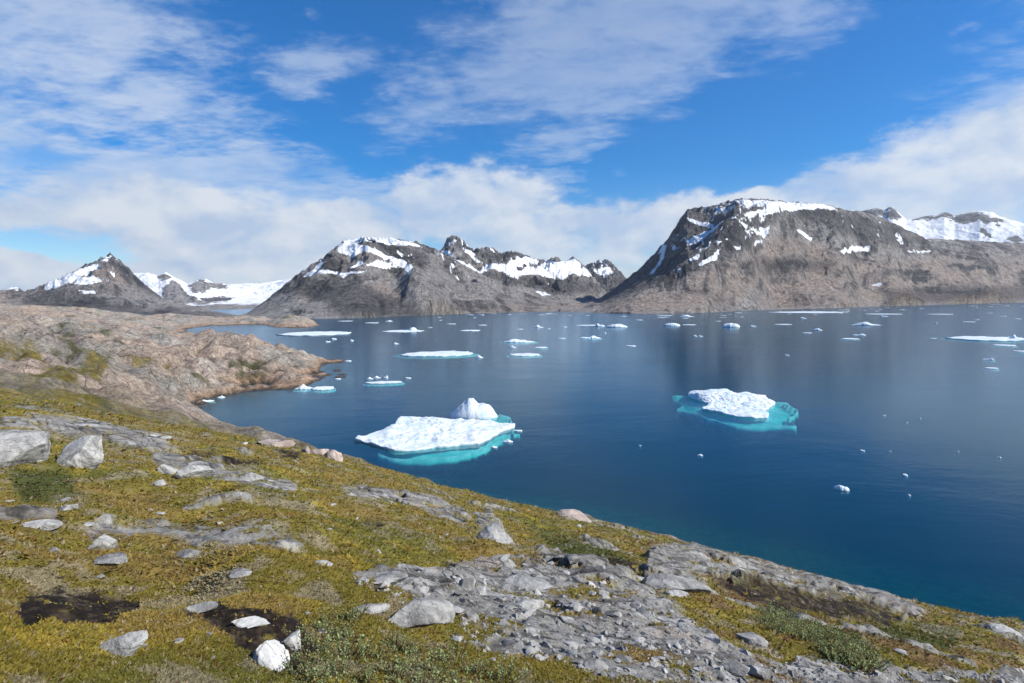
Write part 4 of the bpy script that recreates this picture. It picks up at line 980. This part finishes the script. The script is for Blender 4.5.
B = [
    (6, 467, 84, 34, M_GREY, 'long pale grey boulder half out of sight at the left edge', 0, (24, 5), .62, 8, .1, None, 'boulder', .54, 41, .30),
    (75, 468, 58, 29, M_PALE, 'big whitish boulder with a broken right side, beside the long one', 10, (30, -8), .8, 9, .1, None, 'boulder', .52, 44, .34),
    (122, 658, 52, 22, M_PALE, 'tilted flat pale slab lying on yellow moss near the bottom left', 8, (12, -14), .8, 7, .1, None, 'boulder', .40, 55, .26),
    (103, 550, 34, 22, M_PALE, 'grey wedge shaped block with a dark right side on the moss', 12, (28, 10), .85, 8, .1, None, 'boulder', .45, 47, .40),
    (108, 567, 36, 13, M_GREY, 'low flat bluish grey slab just under the wedge shaped block', 0, (0, 0), .8, 7),
    (68, 511, 19, 9, M_PALE, 'small pale stone alone on the green moss', 0, (0, 0), .8),
    (40, 530, 42, 11, M_PALE, 'low pale stone near the left edge above the peat hollow', 0, (0, 5), .7),
    (418, 628, 84, 30, M_GREY, 'long slanting grey slab with a dark hole under its upper end', 34, (8, 12), .34, 8),
    (382, 584, 48, 15, M_GREY, 'flat grey slab with a notched end above the long slanting slab', 5, (0, -6), .6, 8),
    (372, 614, 36, 12, M_PALE, 'low pale slab in the moss left of the long slanting slab', 20, (0, 8), .5, 7),
    (273, 672, 34, 30, M_WHITE, 'white stone standing in the black peat hollow, lowest of three', 25, (28, 0), 1.0, 8, .1, None, 'boulder', .50, 58, .30),
    (251, 630, 34, 14, M_WHITE, 'white wedge stone at the top of the black peat hollow', 14, (0, 10), .6),
    (291, 650, 18, 16, M_WHITE, 'small white stone at the right rim of the black peat hollow', 0, (0, 0), .7),
    (200, 614, 34, 9, M_GREY, 'pale flat stone at the upper left end of the peat hollow', 4, (0, 6), .5),
    (751, 645, 30, 20, M_GREY, 'grey rounded stone with a dark underside in the brown heath', 0, (0, 10), .8),
    (735, 676, 27, 17, M_GREY, 'bluish stone at the lower rim of the rubble, beside a darker block', 0, (0, 0), .7),
    (760, 680, 24, 15, M_GREY, 'dark angular block right of the bluish stone', 20, (0, 15), .6),
    (713, 643, 13, 9, M_PALE, 'small pale stone left of the grey rounded stone in the heath', 0, (0, 0), .8),
    (675, 589, 66, 17, M_GREY, 'smooth long bluish slab bedded below the sloping rock band', 8, (0, 6), .42, 5, .06),
    (677, 597, 22, 9, M_PALE, 'small pale block under the smooth bluish slab', 0, (0, 0), .6),
    (642, 583, 24, 9, M_PALE, 'pale stone at the left end of the smooth bluish slab', 0, (0, 0), .7),
    (318, 455, 20, 9, M_PINK, 'rounded pinkish boulder at the top of the shore, left of its neighbour', 0, (0, 0), .8, 4, .06),
    (334, 460, 17, 11, M_PINK, 'rounded pinkish boulder at the top of the shore, right of its neighbour', 0, (0, 6), .8, 4, .06),
    (306, 453, 7, 7, M_PINK, 'small round pinkish stone left of the two shore boulders', 0, (0, 0), .8, 4, .06),
    (276, 447, 34, 9, M_PINK, 'long pinkish rock hump on the shore above the small bay', 12, (0, 5), .6, 5, .08),
    (574, 519, 32, 9, M_PINK, 'pinkish boulder sitting at the water edge below the slope', 4, (0, 6), .7, 5, .08),
    (494, 541, 30, 26, M_GREY, 'grey leaning outcrop block halfway down the grassy slope', -30, (30, 16), 1.1, 7, .1, None, 'boulder', .5, 49, .30),
    (528, 590, 46, 14, M_GREY, 'broad flat slab lying across the rubble with shade below', -8, (4, 6), .6, 7),
    (528, 611, 44, 15, M_PALE, 'pale narrow slab slanting through the middle of the rubble', 30, (0, 10), .4, 8),
    (467, 590, 17, 14, M_PALE, 'pale rounded stone at the upper left of the rubble', 0, (0, 0), .8),
    (478, 594, 15, 11, M_PALE, 'pale stone touching the rounded one in the rubble', 0, (0, 0), .8),
    (575, 610, 12, 9, M_PALE, 'small white stone in the centre right of the rubble', 0, (0, 0), .8),
    (168, 475, 20, 10, M_PALE, 'small pale block at the upper end of the grey rock band', 0, (0, 8), .7),
    (196, 478, 40, 14, M_PALE, 'flat pale stone bedded in the grey rock band', 14, (0, 8), .5, 7),
    (159, 486, 15, 6, M_GREY, 'small grey stone on the moss under the rock band', 10, (0, 10), .6),
    (155, 438, 13, 5, M_PALE, 'left one of two small pale stones above the rock band', 0, (0, 0), .7),
    (165, 440, 12, 4, M_PALE, 'right one of two small pale stones above the rock band', 0, (0, 0), .7),
    (187, 558, 26, 8, M_PALE, 'low pale stone under the middle rock ledge', 0, (0, 0), .7),
    (240, 578, 22, 7, M_GREY, 'bluish low stone alone on the moss above the black peat', 0, (0, 0), .8),
    (322, 566, 20, 6, M_PALE, 'low pale stone on the moss right of the middle ledge', 0, (0, 5), .7),
    (1006, 633, 34, 9, M_PALE, 'pale shore boulder near the right end of the slope', 6, (0, 8), .6, 6),
    (900, 655, 16, 9, M_GREY, 'small grey stone in the heath low on the right', 0, (0, 5), .8),
]
for b in B: boulder(*b)

# loose angular stones of the rubble patch, each one a thing
RUB = ROCKS[7]; xs = [p[0] for p in RUB]; ys = [p[1] for p in RUB]
r_ = np.random.default_rng(3); cand = np.c_[r_.uniform(min(xs), max(xs), 2600), r_.uniform(min(ys), 682, 2600)]
sdv = poly_sd(cand[:, 0], cand[:, 1], RUB); cand = cand[sdv > 1]
PROTO = []
for k in range(12):
    co = stone_co((1, .8 + .1 * (k % 3), .4 + .1 * (k % 4)), 900 + k, 10, .10, False); PROTO.append(mesh_np('loose_stone', co, ICO3_F, k % 2 == 0))
    PROTO[-1].materials.append((M_GREY, M_PALE, M_GREY)[k % 3])
def scatter_stone(px, py, s, k):
    x, y, z, r = hit(px, py); o = link('loose_stone', PROTO[k], None, None, 'loose angular grey stone among many in the rubble patch', 'stone', 'loose stones of the rubble patch', loc=(x, y, z + s * .10))
    o.scale = (s, s, s * r_.uniform(.4, .9)); o.rotation_euler = (r_.uniform(-.4, .4), r_.uniform(-.4, .4), r_.uniform(0, 6.28))
for i in range(230):
    px, py = cand[i]; scatter_stone(px, py, float(np.clip(r_.lognormal(-2.4, .6), .035, .32)) * (1.15 if py < 620 else .75), i % 12)

# small stones lying about on the moss
k_ = 0; rs = np.random.default_rng(77)
while k_ < 44:
    px, py = rs.uniform(5, 640), rs.uniform(440, 676)
    x, y, z, r = hit(px, py); q_ = [np.array([math.atan2(x, y)]), np.array([math.log(r)])]
    if r > 60 or bilin(rock, AZ_T, LR_T, *q_)[0] > .3 or bilin(peat, AZ_T, LR_T, *q_)[0] > .3: continue
    s = rs.uniform(3.5, 10) * r / F; s = min(s, .5)
    o = link('loose_stone', PROTO[k_ % 12], None, None, 'small pale stone half sunk in the moss of the slope', 'stone', 'small stones scattered on the moss', loc=(x, y, z + s * .03))
    o.scale = (s * 1.2, s, s * .6); o.rotation_euler = (rs.uniform(-.3, .3), rs.uniform(-.3, .3), rs.uniform(0, 6.28)); k_ += 1

# finer chips: one mass
def chips(px, py, smin, smax, seed):
    r2 = np.random.default_rng(seed); tet = np.array([(1, 0, -.4), (-.5, .8, -.35), (-.6, -.7, -.4), (.1, .1, .55), (.5, .5, .2), (-.3, .2, .5)])
    tf = np.array([(0, 1, 4), (1, 3, 4), (0, 4, 3), (1, 2, 5), (1, 5, 3), (2, 3, 5), (2, 0, 3), (0, 2, 1)])
    V, Fc = [], []; n = 0
    a = np.array([pdir(p, q) for p, q in zip(px, py)])
    for i in range(len(px)):
        x, y, z, r = hit(px[i], py[i]); s = r2.uniform(smin, smax) * (.6 + r2.exponential(.5))
        M_ = np.array(Matrix.Rotation(r2.uniform(0, 6.28), 3, 'Z') @ Matrix.Rotation(r2.uniform(-.7, .7), 3, 'X'))
        V.append((tet * (1 + r2.uniform(-.3, .3, tet.shape)) * s * (1, .8, .7)) @ M_.T + (x, y, z)); Fc.append(tf + n); n += 6
    return np.vstack(V), np.vstack(Fc)
pts = cand[230:1500]
R9 = ROCKS[8]; c9 = np.c_[r_.uniform(760, 1024, 700), r_.uniform(655, 683, 700)]; c9 = c9[poly_sd(c9[:, 0], c9[:, 1], R9) > 1]
pts = np.vstack([pts, c9])
v_, f_ = chips(pts[:, 0], pts[:, 1], .018, .055, 8)
link('gravel', mesh_np('gravel', v_, f_, False), M_GREY, kind='stuff', label='fine grey rock chips littering the bare rubble', cat='gravel')

# ------------------------------------------------------------------ turf: moss, crowberry and grass too fine to count
def tufts(n, rmin, rmax, seed, hmul=1.0):
    r2 = np.random.default_rng(seed)
    a = r2.uniform(rad(-46), rad(46), n); u = r2.uniform(0, 1, n)
    inv = 1 / rmin + (1 / rmax - 1 / rmin) * u; rA = 1 / inv; rB = rmin * (rmax / rmin) ** u
    r = np.where(r2.uniform(0, 1, n) < .55, rA, rB)
    lr = np.log(r)
    rk = bilin(rock, AZ_T, LR_T, a, lr); pk = bilin(peat, AZ_T, LR_T, a, lr)
    keep = (r2.uniform(0, 1, n) > rk * 1.15) & (r2.uniform(0, 1, n) > pk * .985); a, r, lr = a[keep], r[keep], lr[keep]
    x, y = r * np.sin(a), r * np.cos(a); z = bilin(TZ, AZ_T, LR_T, a, lr)
    gm = bilin(green, AZ_T, LR_T, a, lr); ht = bilin(heath, AZ_T, LR_T, a, lr)
    q1, q2, q3 = fbm(x, y, 5.0, 5, .6, 101) * 1.7, fbm(x, y, 1.6, 5, .62, 102) * 1.7, fbm(x, y, .45, 4, .6, 103) * 1.6
    c_ = moss_colour(q1, q2, q3, gm, ht) * r2.uniform(.78, 1.28, len(x))[:, None]
    c_ = lerp(c_, (.16, .065, .03), (r2.uniform(0, 1, len(x)) < .05) * .8)
    c_ = lerp(c_, (.36, .30, .22), (r2.uniform(0, 1, len(x)) < .07) * .8)
    s = (.013 + .0019 * r) * r2.uniform(.6, 1.4, len(x)) * hmul * np.where((r2.uniform(0, 1, len(x)) < .08) & (r > 7), 1.9, 1)
    NB = 4; V = []; n_ = len(x)
    base = np.c_[x, y, z - .003]
    for b in range(NB):
        t = r2.uniform(0, 2 * math.pi, n_); lean = r2.uniform(.5, 1.4, n_)
        d = np.c_[np.cos(t), np.sin(t), np.zeros(n_)]; p = np.c_[-np.sin(t), np.cos(t), np.zeros(n_)]
        tip = base + d * (s * lean)[:, None] + np.c_[np.zeros(n_), np.zeros(n_), s * r2.uniform(.25, .8, n_)]
        o_ = base + d * (s * .15)[:, None]
        w = (s * .34)[:, None]
        V.append(np.stack([o_ - p * w, o_ + p * w, tip], 1))
    V = np.stack(V, 1).reshape(-1, 3); Fc = np.arange(len(V)).reshape(-1, 3)
    return V, Fc, np.repeat(c_, NB * 3, 0)
v_, f_, c_ = tufts(330000, 2.6, 60, 21)
link('turf', mesh_np('turf', v_, f_, False, {'col': c_}), M_LEAF, kind='stuff', label='olive and yellow moss, heath and short grass covering the slope', cat='turf')

# ------------------------------------------------------------------ dwarf willow along the bottom edge
M_STEM = m_rock('willow_bark', (.06, .04, .03), (.13, .09, .06), .2)
def willow_proto(seed):
    r2 = np.random.default_rng(seed); LV, LF, LC, SV, SF = [], [], [], [], []; n = 0; ns = 0
    for k in range(34):
        t = r2.uniform(0, 2 * math.pi); d = r2.uniform(.02, .26); h = r2.uniform(.06, .17)
        b = np.array([math.cos(t) * d * .5, math.sin(t) * d * .5, -.02]); e = np.array([math.cos(t) * d, math.sin(t) * d, h])
        ax = e - b; ax /= np.linalg.norm(ax); s1 = np.cross(ax, (0, 0, 1.)); s1 /= np.linalg.norm(s1) + 1e-9; s2 = np.cross(ax, s1)
        ring = [(math.cos(q), math.sin(q)) for q in (0, 2.1, 4.2)]
        SV += [b + (s1 * c + s2 * s) * .004 for c, s in ring] + [e + (s1 * c + s2 * s) * .0018 for c, s in ring]
        SF += [(ns + i, ns + (i + 1) % 3, ns + 3 + (i + 1) % 3) for i in range(3)] + [(ns + i, ns + 3 + (i + 1) % 3, ns + 3 + i) for i in range(3)]; ns += 6
        col = np.array((.24, .29, .13)) * r2.uniform(.7, 1.3) if r2.uniform() < .8 else np.array((.20, .15, .05))
        for q in range(8):
            p = b + (e - b) * (.45 + .55 * q / 7); aa = q * 2.4 + t; dr = np.array([math.cos(aa), math.sin(aa), r2.uniform(.3, 1.0)]); dr /= np.linalg.norm(dr)
            sd_ = np.cross(dr, (0, 0, 1.)); sd_ /= np.linalg.norm(sd_); L_ = r2.uniform(.018, .034); w_ = L_ * .24; upv = np.cross(sd_, dr) * L_ * .08
            LV += [p, p + dr * L_ * .35 + sd_ * w_ + upv, p + dr * L_ * .7 + sd_ * w_ * .8 + upv, p + dr * L_, p + dr * L_ * .7 - sd_ * w_ * .8 + upv, p + dr * L_ * .35 - sd_ * w_ + upv]
            LF += [(n, n + 1, n + 5), (n + 1, n + 2, n + 5), (n + 2, n + 4, n + 5), (n + 2, n + 3, n + 4)]; n += 6
            LC += [col * r2.uniform(.8, 1.25)] * 6
    return mesh_np('leaves', np.array(LV), np.array(LF), False, {'col': np.array(LC)}), mesh_np('stem', np.array(SV), np.array(SF), True)
WP = [willow_proto(70 + k) for k in range(4)]
for a_, b_ in WP: a_.materials.append(M_LEAF); b_.materials.append(M_STEM)
WL = [(300, 668), (322, 652), (345, 640), (338, 672), (372, 660), (392, 676), (410, 655), (430, 672), (452, 662), (474, 674), (352, 620), (300, 640), (326, 630), (500, 680), (365, 682), (420, 686), (456, 690), (318, 690), (395, 648), (345, 656), (312, 678)]
for i, (px, py) in enumerate(WL):
    x, y, z, r = hit(px, py); rt_ = thing('willow_shrub', 'low dwarf willow with pale green leaves at the bottom of the slope', 'shrub', (x, y, z), 'dwarf willows at the bottom of the slope')
    rt_.scale = (.60 + .4 * ((i * 37) % 11) / 11,) * 3; rt_.rotation_euler = (0, 0, i * 1.7)
    link('leaves', WP[i % 4][0], None, rt_); link('stem', WP[i % 4][1], None, rt_)
for i in range(46):
    t_ = i / 45; px = 768 + 100 * t_ + r_.uniform(-14, 14); py = 618 + 46 * t_ + r_.uniform(-9, 9)
    x, y, z, r = hit(px, py); rt_ = thing('willow_shrub', 'small green willow in the bushy strip low on the right slope', 'shrub', (x, y, z), 'willows in the strip on the right slope')
    rt_.scale = (.8 + .6 * r_.uniform(),) * 3; rt_.rotation_euler = (0, 0, i * 2.1)
    link('leaves', WP[i % 4][0], None, rt_); link('stem', WP[i % 4][1], None, rt_)
